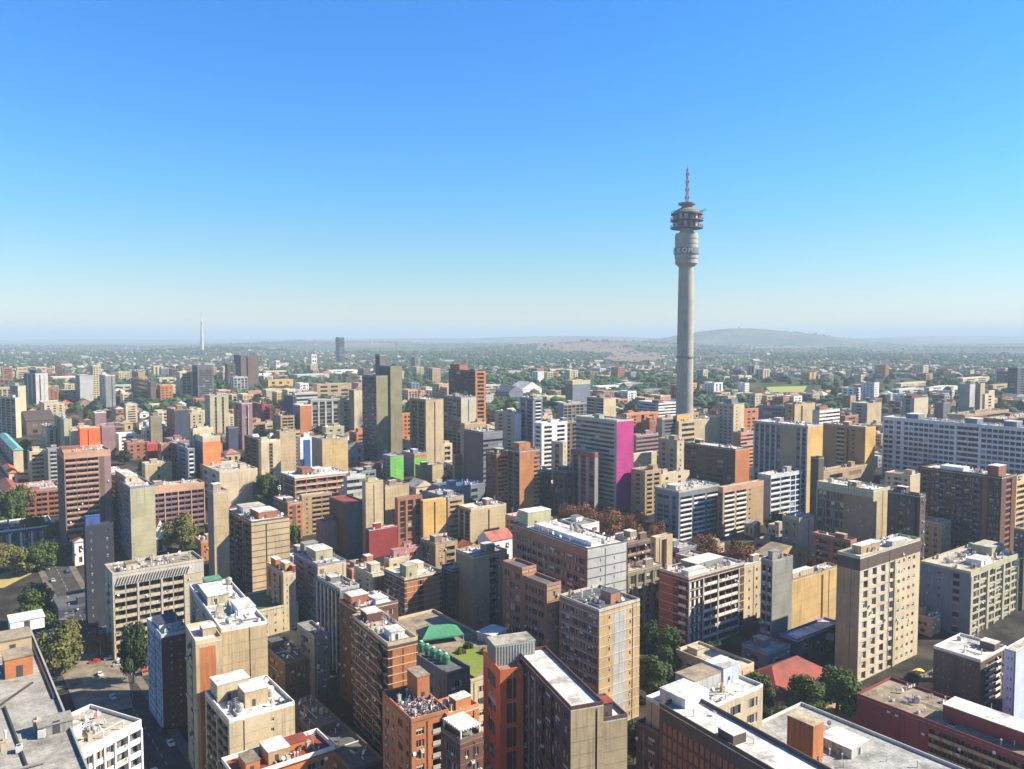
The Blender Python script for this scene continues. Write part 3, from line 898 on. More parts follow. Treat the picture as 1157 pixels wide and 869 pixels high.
n18 = b(1290, 909, 205, 968, None, 'maroon', '####BBBBBBBBBBBBBB', '-w-w-', 'low maroon building with dark balcony rows and a sandy flat roof', z=10, wb=22, roof='rooft', nf=3, acc='dbrown', par='tan', trim='maroon', cl=2,
        pent=[(.36, .3, .32, .38, 4.5, 'maroon', 'roofw')])
n19 = b(1108, 749, 273, 1055, 1137, 'brown', '-t-t-t-a-t-t-t-', '-b-', 'brown brick block with bright white roof and a white balcony corner', roof='roofw', nf=6, acc='dbrown', par='white', cl=2, trim='white', wd=2)
n20 = b(1148, 738, -822, 1135, 1190, 'bluewhite', '-tt-', '=t=t=', 'pale blue white block with paired small windows beside the white roof', roof='roofc', nf=7, trim='white')
n21 = b(972, 632, -772, 946, 1040, 'tan', '#t####', 'qqqq|tttt-', 'tall tan block, half balconies and half small square windows, by the plaza', rw='cream', pure=1, acc='dbrown', trim='grcream', roof='roofw', par=(.50, .50, .47), nf=11, cl=2, band=0, top=4.5, topm=1, wd=6,
        pent=[(.3, .12, .4, .3, 3.0, 'tan', 'roofw'), (.1, .55, .3, .25, 2.0, 'lgrey', 'roofw')])
n22 = b(1097, 649, -722, 1040, 1152, 'slate', '-t-t--v--', '|gg|gg|gg|', 'grey sided block with cream framed window bays and cluttered roof', rw='grcream', pure=1, acc='grey', trim='grcream', roof='roofc', nf=8, cl=3, wd=5,
        pent=[(.3, .72, .4, .26, 4.0, 'grcream', 'roofc'), (.1, .3, .3, .2, 2.4, 'white', 'roofw')])
n23 = b(1132, 541, -640, 1041, 1149, 'dbrick', '-b-WWbWWb-WWb-a-WW-', '-v-', 'long dark brick block with white roof edge and a brick stair tower', acc='brick', par='slate', trim='dbrown', roof='roofw', nf=14, cl=2,
        pent=[(.04, .0, .13, .5, 6, 'brick', 'roofw'), (.5, .2, .3, .4, 2.2, 'white', 'roofw')], wd=3)
n23b = b(1147, 547, -600, 1128, 1190, 'yellow', '-w-', '|bb|bb|', 'orange yellow balcony block half behind the long dark brick block', nf=8, acc='brick', par='cream')
n23c = b(1158, 600, -690, 1146, 1200, 'brown', '-w-w-', '-w-w-', 'plain brown block beside the cream framed bays', nf=9)
n24 = b(987, 556, -648, 923, 1006, 'brown', '|gggggg====', '=====', 'block with a green grey gridded side, white parapet and blank tan end', acc='grcream', trim='grcream', roof='roofw', nf=8, top=3.2, topm=2, rw='beige', cl=2)
n25 = b(1040, 562, -660, 1003, 1046, 'dbrown', '-w-v-w-s-', '-w-', 'dark narrow block with white roof slabs behind the tall tan block', roof='roofw', nf=9, acc='olive')
n26 = b(903, 588, -640, 884, 920, 'brown', '-w-w-', '==s=', 'small brown block with cream end and white roof', roof='roofw', rw='cream', nf=5)
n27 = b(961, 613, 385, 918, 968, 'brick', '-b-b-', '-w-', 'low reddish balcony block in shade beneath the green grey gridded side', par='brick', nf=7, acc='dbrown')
n27b = b(925, 519, -610, 916, 931, 'dbrown', '---', '---', 'slim dark brown slab standing by the rounded tan end wall', cl=0)
n28 = b(893, 658, -728, 880, 947, 'brown', '-w-w-', '====s==', 'yellow buff block with white roof and a dark slot in its blank wall', roof='roofw', rw=(.54, .38, .17), nf=6, pent=[(.2, .1, .6, .4, 2.4, 'cream', 'roofw')])
n28b = b(873, 630, -655, 852, 912, 'yellow', '-w-w-', '-w-w-w-', 'yellow building with twin gabled roofs behind the rust coloured trees', rtype='gable', roof='rooft', nf=3, name='gabled_building')
n29 = b(778, 655, -738, 745, 841, 'dbrick', 'aaat-b-', '|qqq|bb|bbb|tt', 'dark brick block with white window grid and one red side panel', acc='brick', par='white', trim='ltrim', roof='roofw', nf=8, cl=3, band=1, wd=6,
        pent=[(.35, .3, .5, .5, 3.0, 'grey', 'roofw'), (.1, .05, .25, .3, 2.2, 'white', 'roofw')])
n30 = b(709, 648, -725, 700, 748, 'olive', '-w-', '|g|g|g|g|', 'olive brown block of framed bays beside the dark brick window grid', trim='olive', roof='roofc', nf=6, acc='dbrown', cl=3)
n30b = b(709, 616, -672, 700, 739, 'brown', '-w-', 'bbb', 'brown block with deep tan balcony fins between brick slab and green trees', par='tan', roof='rooft', nf=5)
n30c = b(741, 609, -685, 735, 760, 'beige', '-w-', '-s-', 'slim beige stair tower beside the deep balcony fins', nf=7)
n31 = b(841, 641, -705, 832, 869, 'brown', '-w-', '-t-t-t-', 'cream walled block with tiny windows in a shadow behind the dark brick grid', rw='cream', nf=6, roof='roofw')
n32 = b(873, 637, -740, 860, 896, 'grey', '-b-b-', '===', 'tall grey block with balcony side beside the yellow buff block', par='lgrey', roof='roofg', nf=9, acc='dbrown')
n33 = b(767, 557, -612, 740, 813, 'slate', '-WW-v-', ',b,b,b,', 'grey block with rows of white balconies and dark gaps between them', par='white', acc='dgrey', roof='roofc', nf=9, trim='lgrey', cl=3, top=2.6, band=0,
        pent=[(.3, .1, .4, .2, 2.5, 'cream', 'roofw')])
n33b = b(817, 552, -607, 811, 863, 'brick', '-W-', ',b,b,t-=', 'red framed white balcony block joined to the grey one', rw='tan', pure=1, par='white', acc='dgrey', roof='roofc', nf=9, trim='pinktan', cl=3, top=2.6, topm=2)
n34 = b(871, 539, -590, 856, 911, 'tan', '====', 'bbggg', 'small white balcony block with blue window grid and tan side wall', par='white', acc='navy', rw='bluewhite', roof='roofw', nf=8)
n35 = b(913, 483, -580, 852, 930, 'slate', '|v|v|v|v|v==v|v|', '=====', 'tall ribbed block with blue grey window strips and a rounded tan end', acc='slate', trim='lgrey', rw='yellow', roof='roofw', nf=18)
n36 = b(978, 484, -550, 930, 989, 'brown', '==b-s-w-=', '===', 'brown slab with cream balcony strip and narrow tan end', par='cream', rw='yellow', roof='roofw', nf=13, acc='dbrown')
n36b = b(930, 535, -566, 918, 980, 'tan', '-w-', '-r-r-', 'low orange decked car park in front of the brown slab', roof='rooft', nf=3, name='parking_garage')
n37 = b(1190, 488, -580, 998, None, (.60, .64, .70), '|WW|-W-|WWWWWWWWWW||BB||WWWWWWWWWWWW', '-w-w-', 'very long white gridded slab with blue shade and brown stair bays', wb=16, trim='white', acc='dbrown', par='white', roof='roofw', nf=14, band=1, INDIV=0,
         pent=[(.78, .2, .08, .6, 4, 'slate', 'roofw'), (.42, .2, .07, .6, 4, 'slate', 'roofw'), (.2, .2, .07, .6, 4, 'slate', 'roofw')])
# low buildings by the street on the lit side
n40 = b(826, 762, -775, 786, 852, 'cream', '-w-w-', '-W-W-', 'low hall with a wide sandy flat roof beside the dark brick grid', roof='roofc', nf=2, z=9, cl=1, wa=26)
n41 = b(868, 741, -752, 838, 893, 'slate', '-w-', '-W-', 'low blue grey shed with pale roof sheets behind the sandy hall', roof='roofc', nf=2, z=9, cl=1)
n43 = b(900, 724, -760, 885, 947, 'navy', '-w-', '-W-W-', 'low shop with a purple edged white canopy roof beneath the yellow block', roof='roofw', trim=(.22, .16, .5), nf=2, ov=.9, z=11, cl=1, name='shop_building')
n42 = b(880, 792, -806, 826, 945, 'cream', '-w-w-w-', '-w-w-w-', 'old house with a broad red hipped roof behind the green trees', rtype='hip', roof='roofr', nf=1, z=6, name='house', cat='house')
# -- left middle
l1 = b(72, 514, -632, 64, 125, 'brown', '====', ',BBB,a=', 'tall pinkish tan tower with stacked balcony bands and a brown flank', par='pinktan', trim='pinktan', rw='mauve', pure=1, acc='brown', backm=0, roof='pinktan', nf=18, top=2.4, topm=4, INDIV=1,
       pent=[(.2, .0, .5, .42, 2.2, 'pinktan', 'brick')])
l2 = b(147, 553, -636, 123, 175, 'grcream', '-r-r-r-', '-t=====', 'greenish cream slab with a dark slate flank and sloping roof edge', wallL='slate', roof='roofc', nf=14, cl=1, pent=[(.4, .2, .5, .5, 3, 'cream', 'roofw')])
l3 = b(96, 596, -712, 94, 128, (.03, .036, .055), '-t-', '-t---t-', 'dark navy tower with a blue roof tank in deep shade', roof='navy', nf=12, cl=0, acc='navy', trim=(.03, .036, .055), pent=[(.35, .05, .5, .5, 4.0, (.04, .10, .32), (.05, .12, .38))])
l4 = b(127, 651, -747, 118, 230, 'cream', '-w-', ',bb|bb|bb|==', 'cream balcony block with a striped top fascia beside the shaded street', par='cream', acc='dbrown', trim='ltrim', roof='rooft', nf=9, cl=3, top=4.2, topm=2, band=1, wd=10)
l5 = b(170, 553, -607, 164, 231, 'mauve', '-w-', '|bb|bb|bb|bb|', 'mauve balcony block with pale piers behind the greenish slab', par='mauve', acc='dbrown', trim='pinktan', roof='roofc', nf=8, top=3, topm=2)
l5b = b(164, 526, -566, 160, 194, 'beige', '-w-', '==d==', 'plain beige block with blue tanks on top and one dark window column', roof='roofw', nf=8, cl=2)
l5c = b(212, 508, -565, 191, 220, 'slate', '-r-r-', '-b-', 'dark slate block with a white striped balcony edge', par='white', nf=11, roof='roofc')
l5d = b(182, 504, -556, 178, 195, 'brick', '-w-', '-w-w-', 'small brick red block behind the beige one with blue tanks', roof='rooft', nf=7)
l5e = b(166, 502, -540, 164, 179, 'red', '--', '----', 'low bright red box among the mauve and beige blocks', cl=0, nf=3)
l5f = b(196, 500, -548, 186, 214, 'mauve', '-w-', '-ww-', 'pink topped mauve block behind the dark slate one', roof='pink', nf=8)
l6o = b(229, 495, -562, 219, 249, 'slate', '===', '=====', 'tall block with a plain bright orange wall and cream top', rw='orange2', trim='cream', top=3, topm=2, roof='roofw', nf=14)
l6b = b(218, 486, -556, 214, 241, 'cream', '-s-', '====', 'cream block behind the plain orange wall', roof='roofc', nf=12)
l6c = b(248, 535, -577, 226, 291, 'cream', '-w-w-', '========', 'low wide cream hall with a curved blank wall', roof='roofc', nf=5)
l7 = b(241, 558, -674, 224, 258, 'mauve', '=====', '=====', 'slim block with mauve side and plain sunlit yellow beige wall', rw='beige', roof='roofw', wa=10, nf=13)
l6 = b(284, 592, -673, 255, 327, 'dbrown', ',B,B,B,', '===s=====', 'brown balcony block with two plain beige end panels', rw='beige', par='dbrown', acc='dbrown', trim='brown', roof='roofw', nf=11, cl=2, pent=[(.15, .3, .3, .5, 3.5, 'brick', 'roofw'), (.6, .2, .25, .6, 3.0, 'lgrey', 'roofc')], band=1)
l9 = b(320, 650, -714, 301, 334, 'obrick', '-s-w-s-', '-t-t-', 'orange tan block with cream end and coloured roof boxes', rw='cream', roof='roofw', nf=9, pent=[(.5, .1, .3, .5, 4, 'obrick', 'roofw'), (.1, .3, .3, .5, 4, 'yellow', 'roofw'), (.0, .75, .3, .25, 3, 'red', 'roofw')])
l10 = b(284, 694, -712, 262, 337, 'cream', '-t-', '-t-t-t-t-t-', 'low cream walled block with a green flat roof', roof=(.05, .15, .07), nf=3, cl=1, z=12)
# -- left back
a1 = b(17, 450, -495, -25, 23, 'lgrey', 'gggggggg', '====', 'pale grey gridded tower with a cream end', rot=20, trim='lgrey', rw='cream', nf=14, cl=1)
a2 = b(20, 437, -470, 11, 29, 'slate', '-w-', '===', 'thin grey and cream block behind the pale gridded tower', rw='cream', rot=15, nf=10)
a3 = b(40, 423, -459, 27, 54, 'navy', 'v|v|v', '=v=|=', 'rounded blue and grey ribbed tower with a dark crown', rw='lgrey', rot=15, nf=15, trim='lgrey', pent=[(.2, .2, .5, .5, 5, 'navy', 'roofd')])
a4 = b(55, 439, -457, 53, 66, 'brick', '--', '-w-w-', 'small red brown block beside the rounded ribbed tower', nf=6)
a5 = b(50, 457, -478, 44, 73, 'cream', '-w-', '-w-w-w-', 'worn cream block with broken roof line below the red brown one', nf=7, roof='cream')
a6 = b(90, 425, -456, 85, 105, 'dgrey', '-', '====', 'pale block whose blank wall carries a slanting shadow', rw='lgrey', nf=12)
a7 = b(105, 414, -450, 101, 114, 'cream', '-w-', 'www', 'cream tower rising behind the pale blank wall', nf=14)
a8 = b(119, 425, -460, 112, 130, 'white', 'b', '==s=', 'white framed tower with grey panels and white balconies', rw='grey', par='white', nf=14)
a9 = b(107, 467, -482, 105, 120, 'mauve', '-', '==', 'small purple brown block trimmed in white', trim='white', roof='roofw', nf=4)
a12 = b(30, 476, -492, 22, 62, 'brown', '-w-', '-w-w-', 'long low brown shed with a pale gable', rtype='gableb', roof='dbrown', nf=2, cat='shed', name='shed')
a13 = b(53, 485, -517, 46, 63, 'grcream', '-w-', '-v-', 'pale greenish cream tower with a window strip', nf=9)
a14 = b(72, 475, -525, 61, 81, 'olive', '-s-', '====', 'tall greenish cream block with dark olive side', rw='grcream', nf=14)
a14b = b(80, 488, -528, 78, 92, 'cream', '-', '====', 'cream block between the greenish tower and the orange one', nf=12)
a15 = b(90, 485, -530, 88, 113, 'orange', '-', '==s===', 'bright orange tower with a dark slit behind the pinkish tower', acc='brick', nf=12, roof='roofr', trim='cream', cl=0, slotacc=1)
a16 = b(115, 483, -519, 112, 130, 'mauve', '-', '=====', 'plain mauve brown block beside the bright orange tower', nf=12)
a17 = b(15, 509, -535, -18, 26, 'mauve', 'w-w-w-w', '===', 'cream ended block with a turquoise roof', rw='cream', roof='turq', rtype='hip', nf=6)
a18 = b(33, 512, -547, 31, 52, 'cream', '-', '-B-', 'narrow block with stacked yellow brown balconies in a cream frame', par=(.55, .38, .14), acc='brown', nf=7)
a18b = b(54, 509, -548, 52, 66, 'grey', '-', '-b-', 'grey balcony block beside the yellow brown balconies', par='lgrey', nf=8)
a20 = b(24, 557, -588, 22, 69, 'brick', '-', '-bb-bb-bb-', 'low brick block with a pale pink and white roof', par='brick', roof=(.62, .52, .48), nf=5, cl=2, wa=34)
a22 = b(-30, 606, -630, None, 62, 'navy', '-', '|g|g|g|g|g|g|g|', 'low dark block with a white colonnade front', trim='white', roof='navy', nf=2, wa=30, z=20)
a23 = b(84, 613, -640, 78, 97, 'white', '-', '-w-', 'small white house with an orange tiled roof by the navy tower', rtype='gable', roof=(.6, .14, .05), nf=2, name='house', cat='house')
a24 = b(174, 606, -625, 170, 188, 'white', '-', '-d-', 'white chapel with a steep orange gable', rtype='gable', roof=(.65, .15, .04), nf=1, rh=9, name='chapel', cat='chapel')
a25 = b(10, 535, -549, -12, 20, 'cream', '-', '-w-', 'house with an orange roof near the turquoise one', rtype='hip', roof=(.6, .16, .06), nf=1, name='house', cat='house')
a26 = b(6, 556, -568, -14, 22, 'cream', '-', '-w-', 'house with a dull red roof among the park trees', rtype='hip', roof=(.36, .10, .07), nf=1, name='house', cat='house')
a27 = b(170, 432, -458, 148, 176, 'brown', '-rr-', '-', 'long brown banded block below the tan tower', roof='rooft', nf=5)
a28 = b(156, 421, -446, 149, 164, 'brown', '-', '==', 'tan tower with brown side near the far trees', rw='tan', nf=9)
a29 = b(203, 421, -452, 199, 218, 'white', '-w-', '-gg-', 'white and pale green office block beside the dark drum tower', rw='grcream', nf=9)
a30 = b(223, 414, -452, 217, 241, 'navy', '-r-', '-rrrr-', 'big dark slate tower with faint bands', rw='dgrey', nf=17, cl=0, top=5)
a31 = b(272, 402, -438, 264, 292, 'navy', '==', '=s==', 'twin grey brown towers joined by a dark slot', rw='brown', nf=18)
a32 = b(257, 412, -442, 254, 266, 'dbrown', '-', '-w-', 'thin brown tower with a red cap', nf=12, roof='roofr')
a33 = b(264, 427, -446, 260, 280, 'lgrey', '-', 'vvvv', 'pale ribbed block with a pinkish roof below the twin towers', roof='pink', nf=6)
a34 = b(237, 448, -492, 231, 258, 'slate', '===', '=v=v=', 'beige green block with dark side and vertical strips', rw='grcream', nf=11)
a35 = b(273, 457, -508, 264, 285, 'mauve', '-v-', '=v|=', 'mauve grey ribbed tower by the cream low blocks', nf=16, trim='lgrey')
a36 = b(258, 484, -512, 255, 269, 'navy', '-', '===', 'short plain navy block', nf=7, cl=0)
a37 = b(250, 470, -485, 245, 266, 'cream', '-', '-w-w-', 'low cream block between slate and mauve towers', nf=5)
a38 = b(197, 464, -505, 188, 213, 'brick', '-w-w-', '==', 'brick block with a broad dark navy wall', rw='navy', nf=11)
a39 = b(170, 472, -508, 168, 183, 'olive', '-', '===', 'slim olive beige tower by the pink roofs', nf=11)
a40 = b(215, 468, -500, 212, 230, 'grcream', '-w-', '-w-w-', 'pale grey green block with small windows', nf=9)
a41 = b(142, 458, -478, 140, 155, 'cream', '-', '-rr-', 'banded cream block with a green roof', roof='roofgr', nf=7)
# -- centre left
c1b = b(292, 497, -546, 276, 295, 'dbrown', '-b-b-', '-', 'dark brown balcony flank of a tall block behind the green street tree', par='brown', nf=12)
c1 = b(295, 500, -550, 292, 317, 'cream', '-', '-==b==-', 'cream block with a brown curved balcony stack', par='brown', acc='brown', roof='roofw', nf=12)
c2 = b(316, 489, -537, 311, 339, 'brown', '-', '====b', 'plain cream beige wall with balconies on its edge', rw='beige', par='beige', nf=12)
c3 = b(339, 496, -542, 336, 354, 'white', '-', '-a-', 'white block with a blue shape painted down its wall', acc=(.03, .10, .30), roof='roofw', nf=10)
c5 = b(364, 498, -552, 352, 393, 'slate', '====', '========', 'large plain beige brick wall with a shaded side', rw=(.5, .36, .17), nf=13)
c6 = b(333, 541, -578, 317, 393, 'obrick', '-w-w-w-', ',bbbbb,', 'brick red balcony block with a white rimmed roof', par='pinktan', acc='dbrick', trim='white', roof='roofw', nf=5, wallL='brown', band=1, cl=2, pent=[(.4, .25, .4, .18, 4, 'brick', 'brick'), (.5, .5, .4, .2, 2.5, 'lgrey', 'roofw')])
c7 = b(392, 540, -580, 388, 413, 'lgrey', '-', 'rrr', 'low grey banded block attached to the brick balcony one', roof='roofw', nf=5)
c8 = b(325, 570, -612, 309, 341, 'brown', '-w-w-', '-ra-r-', 'tan orange block with a white roof below the brick balconies', rw='obrick', roof='roofw', nf=7)
c9 = b(341, 561, -606, 338, 375, 'tan', '-', '-t-bb', 'tan block with windows on one half and dark balconies on the other', par='tan', nf=8, roof='roofc')
c10 = b(392, 571, -628, 372, 413, 'dbrick', '=====', '====', 'dark brick and grey block with a dull red roof in shade', rw='dgrey', roof='roofr', nf=9, cl=0)
c11 = b(363, 592, -624, 357, 386, 'mauve', '-', '====', 'low block with a pink and white painted wall', rw='pink', roof='pink', nf=5)
c12 = b(413, 546, -628, 409, 433, 'beige', '-', '==|==', 'slim beige slab with green tanks on its roof', nf=14, roof='roofgr')
c12b = b(435, 551, -618, 430, 462, 'dbrown', 'b', '====', 'plain beige slab next to the slim one', rw='beige', nf=12, par='brown')
c13 = b(417, 600, -632, 413, 449, (.25, .03, .03), '-', '======', 'low block painted strong red with a white roof', roof='roofw', nf=5)  # red lowered to put the wall's shade into its colour
c14 = b(449, 564, -622, 446, 477, 'brick', '-', '|d|d|d|', 'fluted red brick block with vertical ribs', trim='brick', acc='dbrick', nf=9, roof='rooft')
c14b = b(478, 567, -618, 475, 504, 'yellow', '-', '==s==', 'yellow orange plain block with a dark slot', roof='roofc', nf=8)
c15 = b(506, 564, -610, 482, 524, 'slate', '-r-r-', '-rrr-', 'block with a curved slate side and tan brick bands', rw='tan', nf=8, roof='bluewhite')
c16 = b(532, 577, -614, 518, 572, 'dbrick', '|g|g|', '===s===', 'cream double panel block with brick gridded side', rw='beige', trim='cream', roof='roofw', nf=8, cl=2)
g1 = b(441, 517, -545, 432, 456, 'slate', '-w-w-', '=t==', 'block with a bright green painted wall', rw='green', roof='roofc', nf=6)
g2 = b(468, 514, -538, 454, 482, 'slate', '====', '====', 'smaller green and orange topped block beside the bright green wall', rw='green', top=2.6, topm=1, acc='obrick', roof='roofw', nf=5)
c18 = b(477, 528, -548, 469, 501, 'brown', '-', '=====', 'low beige block with a brown side by the green walls', rw='beige', nf=4, roof='roofc')
c19 = b(470, 551, -572, 459, 489, 'cream', '-w-', '-w-w-', 'cream gabled building amid flat roofs', rtype='gable', roof='roofc', nf=3, name='gabled_building')
c19b = b(490, 549, -570, 486, 519, 'cream', '-w-', '-w-w-', 'pale building with a row of small windows beside the cream gable', roof='roofc', nf=4)
c20 = b(514, 515, -552, 511, 525, 'tan', '-', '==', 'small tan tower with an orange brick head', top=7, topm=1, acc='obrick', nf=6, roof='roofc')
c21 = b(505, 553, -578, 488, 548, 'slate', '-w-', '-w-w-', 'low block under blue tarpaulin roofs', roof=(.08, .14, .36), nf=3)
c22 = b(546, 490, -565, 524, 568, 'brown', '=====', 'rrrr', 'dark slab with a blue grey banded front', rw='slate', top=4, roof='lgrey', nf=13, acc='slate')  # brown left wall is a beige side with shade put into its colour
c22b = b(525, 480, -552, 520, 549, 'tan', '-', '====', 'tan block behind the dark banded slab', nf=12)
p1 = b(561, 514, -580, 549, 575, 'dbrick', '-w-w-', '-rrr-', 'brick tower with striped orange face', rw='obrick', nf=14, roof='roofw')
p2 = b(587, 511, -582, 574, 610, 'dgrey', 'b-b', '===rr', 'orange brick and beige tower with a brick penthouse', rw='obrick2', par='brown', nf=14, roof='roofw', pent=[(.2, .1, .6, .55, 5, 'obrick', 'rooft')])
t1 = b(425, 426, -522, 409, 438, 'slate', 'rrrrrr', '=====', 'dark ribbed slab tower with olive beige blank end', wallL='dgrey', rw='olive', nf=26, cl=0, acc='dgrey')
t2 = b(441, 415, -516, 429, 454, 'navy', '===', '=====', 'taller slab tower behind the ribbed one with olive beige end', rw='olive', nf=26, cl=0)
t3 = b(429, 402, -512, 424, 437, 'dgrey', '==', '===', 'slim dark lift tower rising behind the two slabs', nf=20, cl=0)
b1 = b(481, 453, -527, 463, 501, 'dbrown', '-b-b-', '==s==', 'dark balcony tower with beige slotted end', rw='beige', par='brown', acc='dbrown', nf=17)
b1b = b(500, 503, -522, 494, 511, 'cream', '-', '-b-', 'low stepped cream balconies at the foot of the slotted tower', par='cream', nf=3)
b2 = b(521, 450, -512, 501, 538, 'dgrey', 'gggg', '==|==', 'grey gridded tower with a cream grey end', rw=(.48, .45, .36), nf=15, trim='grey')
b3 = b(537, 420, -483, 507, 549, 'dbrick', 'v|v|v|v', '-b-', 'red brown ribbed tower with stacked orange balconies', trim='dbrick', rw='obrick', par='obrick2', nf=14, acc='dbrick', pent=[(.62, .1, .36, .8, 6, 'brick', 'roofr')])
b4 = b(454, 468, -502, 452, 466, 'obrick', '-', '-ww-', 'short orange tan block between the dark towers', nf=7)
b5 = b(582, 468, -514, 559, 589, 'dbrown', '-w-w-', '===', 'dark block with a bright white end', rw='white', nf=11)
b6 = b(603, 451, -514, 587, 613, 'slate', '|r|r|', '-b-', 'dark slate tower with a white balcony ladder', par='white', trim='lgrey', nf=15)
b7 = b(612, 480, -532, 603, 641, 'white', '-b-', '-b--b-', 'white edged block with deep dark balconies', par='white', acc='dgrey', backm=1, nf=10, roof='roofw')
b7b = b(636, 478, -524, 628, 657, 'brown', '-w-', 'b-b-', 'brown balcony block behind the white edged one', par='brown', nf=9, roof='roofw')
b7c = b(625, 476, -500, 622, 643, 'brown', '-', '-w-', 'small dark church gable trimmed in white', rtype='gable', roof='roofw', nf=3, name='church', cat='church')
b8 = b(647, 431, -464, 639, 667, 'olive', '==', '====', 'olive tower with slate shaded wall and cream cap', rw='slate', top=4, topm=2, trim='cream', nf=9, cl=0)
b9 = b(637, 457, -480, 630, 664, 'grey', '-', 'gggggg', 'wide grey gridded block with white roof line', roof='roofw', nf=6)
b10 = b(682, 451, -484, 663, 696, 'dbrown', 'b-b', '====', 'block with white edged balconies and plain yellow cream end', rw='cream', par='lgrey', nf=9)
b11 = b(590, 440, -448, 575, 612, 'white', '-', '====', 'large white industrial hall', rtype='gable', roof='roofw', nf=1, name='industrial_hall', cat='hall')
b12 = b(575, 443, -454, 560, 591, 'slate', '-', '==', 'blue grey shed with a low gable roof', rtype='gable', roof='slate', nf=1, name='shed', cat='shed')
mg = b(697, 477, -580, 651, 716, 'slate', 'rrrrrrrr-', '=====', 'tall grey slab with a magenta painted end wall', wallL=(.36, .37, .34), rw='magenta', roof='lgrey', nf=20, cl=1, INDIV=1)
mg2 = b(672, 513, -583, 645, 676, 'grey', '|v|v|v', '--', 'lower grey wing with a red sign band in front of the magenta ended slab', top=2.6, topm=1, acc='red', nf=13, roof='navy')
mg3 = b(636, 501, -545, 623, 641, 'lgrey', '-v-', '-t-', 'small pale block in front of the dark balcony buildings', rw='cream', nf=7, roof='roofc')
mg4 = b(638, 534, -580, 625, 650, 'dbrown', '-v-v-', '-v-', 'rounded dark brown block under the pale small one', nf=7, roof='roofc')
# -- centre right
r1 = b(708, 469, -494, 702, 744, 'obrick', '-', '-w-s-w-', 'orange brick block with a dark central slot behind the magenta wall', roof='roofw', nf=7, acc='dbrown', slotacc=1)
r2 = b(744, 456, -474, 720, 766, 'slate', 'rrr-', 'ra'[:1] * 3, 'slate and white banded block with a brick core', rw='white', nf=5, roof='roofw', pent=[(.0, .0, .3, .25, 3, 'brick', 'brick')])
r3 = b(748, 474, -510, 742, 767, 'tan', '==', '-rr-', 'tan block with dark window bands', rw='dgrey', nf=9, roof='roofw')
r4 = b(719, 493, -522, 714, 744, 'mauve', '-', 'rrr', 'mauve banded low block', nf=6, roof='roofw')
r5 = b(716, 514, -545, 712, 742, 'cream', '-', '=t===', 'cream block with white roof just past the magenta wall', roof='roofw', nf=6)
r6 = b(729, 534, -583, 713, 747, 'tan', '-w-', '-b-b-', 'tan block with shaded balconies by the magenta wall', par='tan', nf=9, roof='rooft', cl=2)
r6b = b(742, 538, -576, 736, 779, 'cream', '-', '=w=w=', 'yellow cream low block behind the white balconies', roof='roofc', nf=6)
r7 = b(765, 499, -548, 744, 773, 'brown', '-w-w-', '-t-', 'brown block with a lit cream strip', rw='cream', nf=8)
r7b = b(831, 509, -550, 771, 847, 'dbrown', '-rr-t-rrr-w-', '==', 'long dark brown block with a bright white roof', rw='obrick', roof='roofw', nf=7, acc='dbrown')
r8 = b(767, 477, -508, 763, 817, 'beige', '-', '-rr===', 'broad beige building at the foot of the telecommunication tower', roof='roofc', nf=5, pent=[(.5, .0, .4, .28, 6, 'yellow', 'roofc')])
r9 = b(829, 458, -502, 811, 841, 'grey', '-w-w-w-', '-t=', 'grey block with a cream end to one side of the great tower', rw='cream', nf=11, pent=[(.2, .1, .5, .6, 5, 'slate', 'roofg')])
r10 = b(841, 463, -492, 838, 857, 'obrick', '-', '-ww-', 'orange brick block beside the grey and cream one', nf=7)
r10b = b(837, 490, -530, 828, 858, 'brick', '==', 'rrr', 'pinkish brick banded block', rw='pinktan', nf=9)
s1 = b(888, 461, -484, 857, 893, 'slate', '-rr-', '==', 'slate roofed block behind the tall ribbed one', nf=5, pent=[(.7, .1, .15, .6, 4, 'brick', 'brick')])
s2 = b(898, 458, -488, 887, 921, 'brick', '-w-', '=s==', 'beige wall with brick side near the playing field', rw='beige', nf=7)
s3 = b(926, 465, -495, 918, 949, 'olive', '==', 'rrr', 'white banded block with olive side and brick penthouse', rw='white', nf=7, pent=[(.3, .1, .4, .4, 4, 'brick', 'rooft')])
s4 = b(955, 471, -484, 948, 970, 'brick', '-', '-r-', 'low red brown banded block', nf=3)
s4b = b(980, 457, -480, 962, 996, 'slate', '-w-', '-=-', 'slate and beige block behind the brown slab', rw='beige', nf=6)
s6 = b(961, 448, -464, 952, 967, 'brown', '=', '==', 'small brown and tan block below the far trees', rw='tan', nf=5)
q1 = b(1033, 451, -476, 1019, 1049, 'slate', '-v-', '====', 'slate block with plain cream end and maroon roof room', rw='cream', nf=8, pent=[(.2, .0, .6, .6, 3, 'maroon', 'maroon')])
q2 = b(1066, 456, -474, 1056, 1074, 'dgrey', '==', '==', 'short dark slate block with no windows', nf=6)
q3 = b(1096, 435, -467, 1084, 1102, 'olive', '===', '===', 'plain olive grey tower with pale edge', rw='lgrey', nf=10)
q3b = b(1108, 434, -466, 1101, 1113, 'slate', '==', '===', 'plain slate tower beside the olive grey one', rw='beige', nf=10)
q3c = b(1113, 446, -468, 1110, 1124, 'cream', '-', '-w-', 'cream block at the foot of the slate tower', nf=6)
q4 = b(1150, 416, -450, 1139, 1172, 'navy', '-r-', '-rr-', 'big navy blue tower far beyond the gridded slab', nf=12, cl=0, streak=.2)
q5 = b(1090, 470, -486, 1070, 1140, 'tan', '-', 'rrrr', 'flat tan car park decks above the long gridded slab', nf=2, roof='rooft', name='parking_garage')
q6 = b(1135, 475, -490, 1110, 1180, 'brown', '-', 'rrr', 'low brown banded block behind the gridded slab', nf=3)
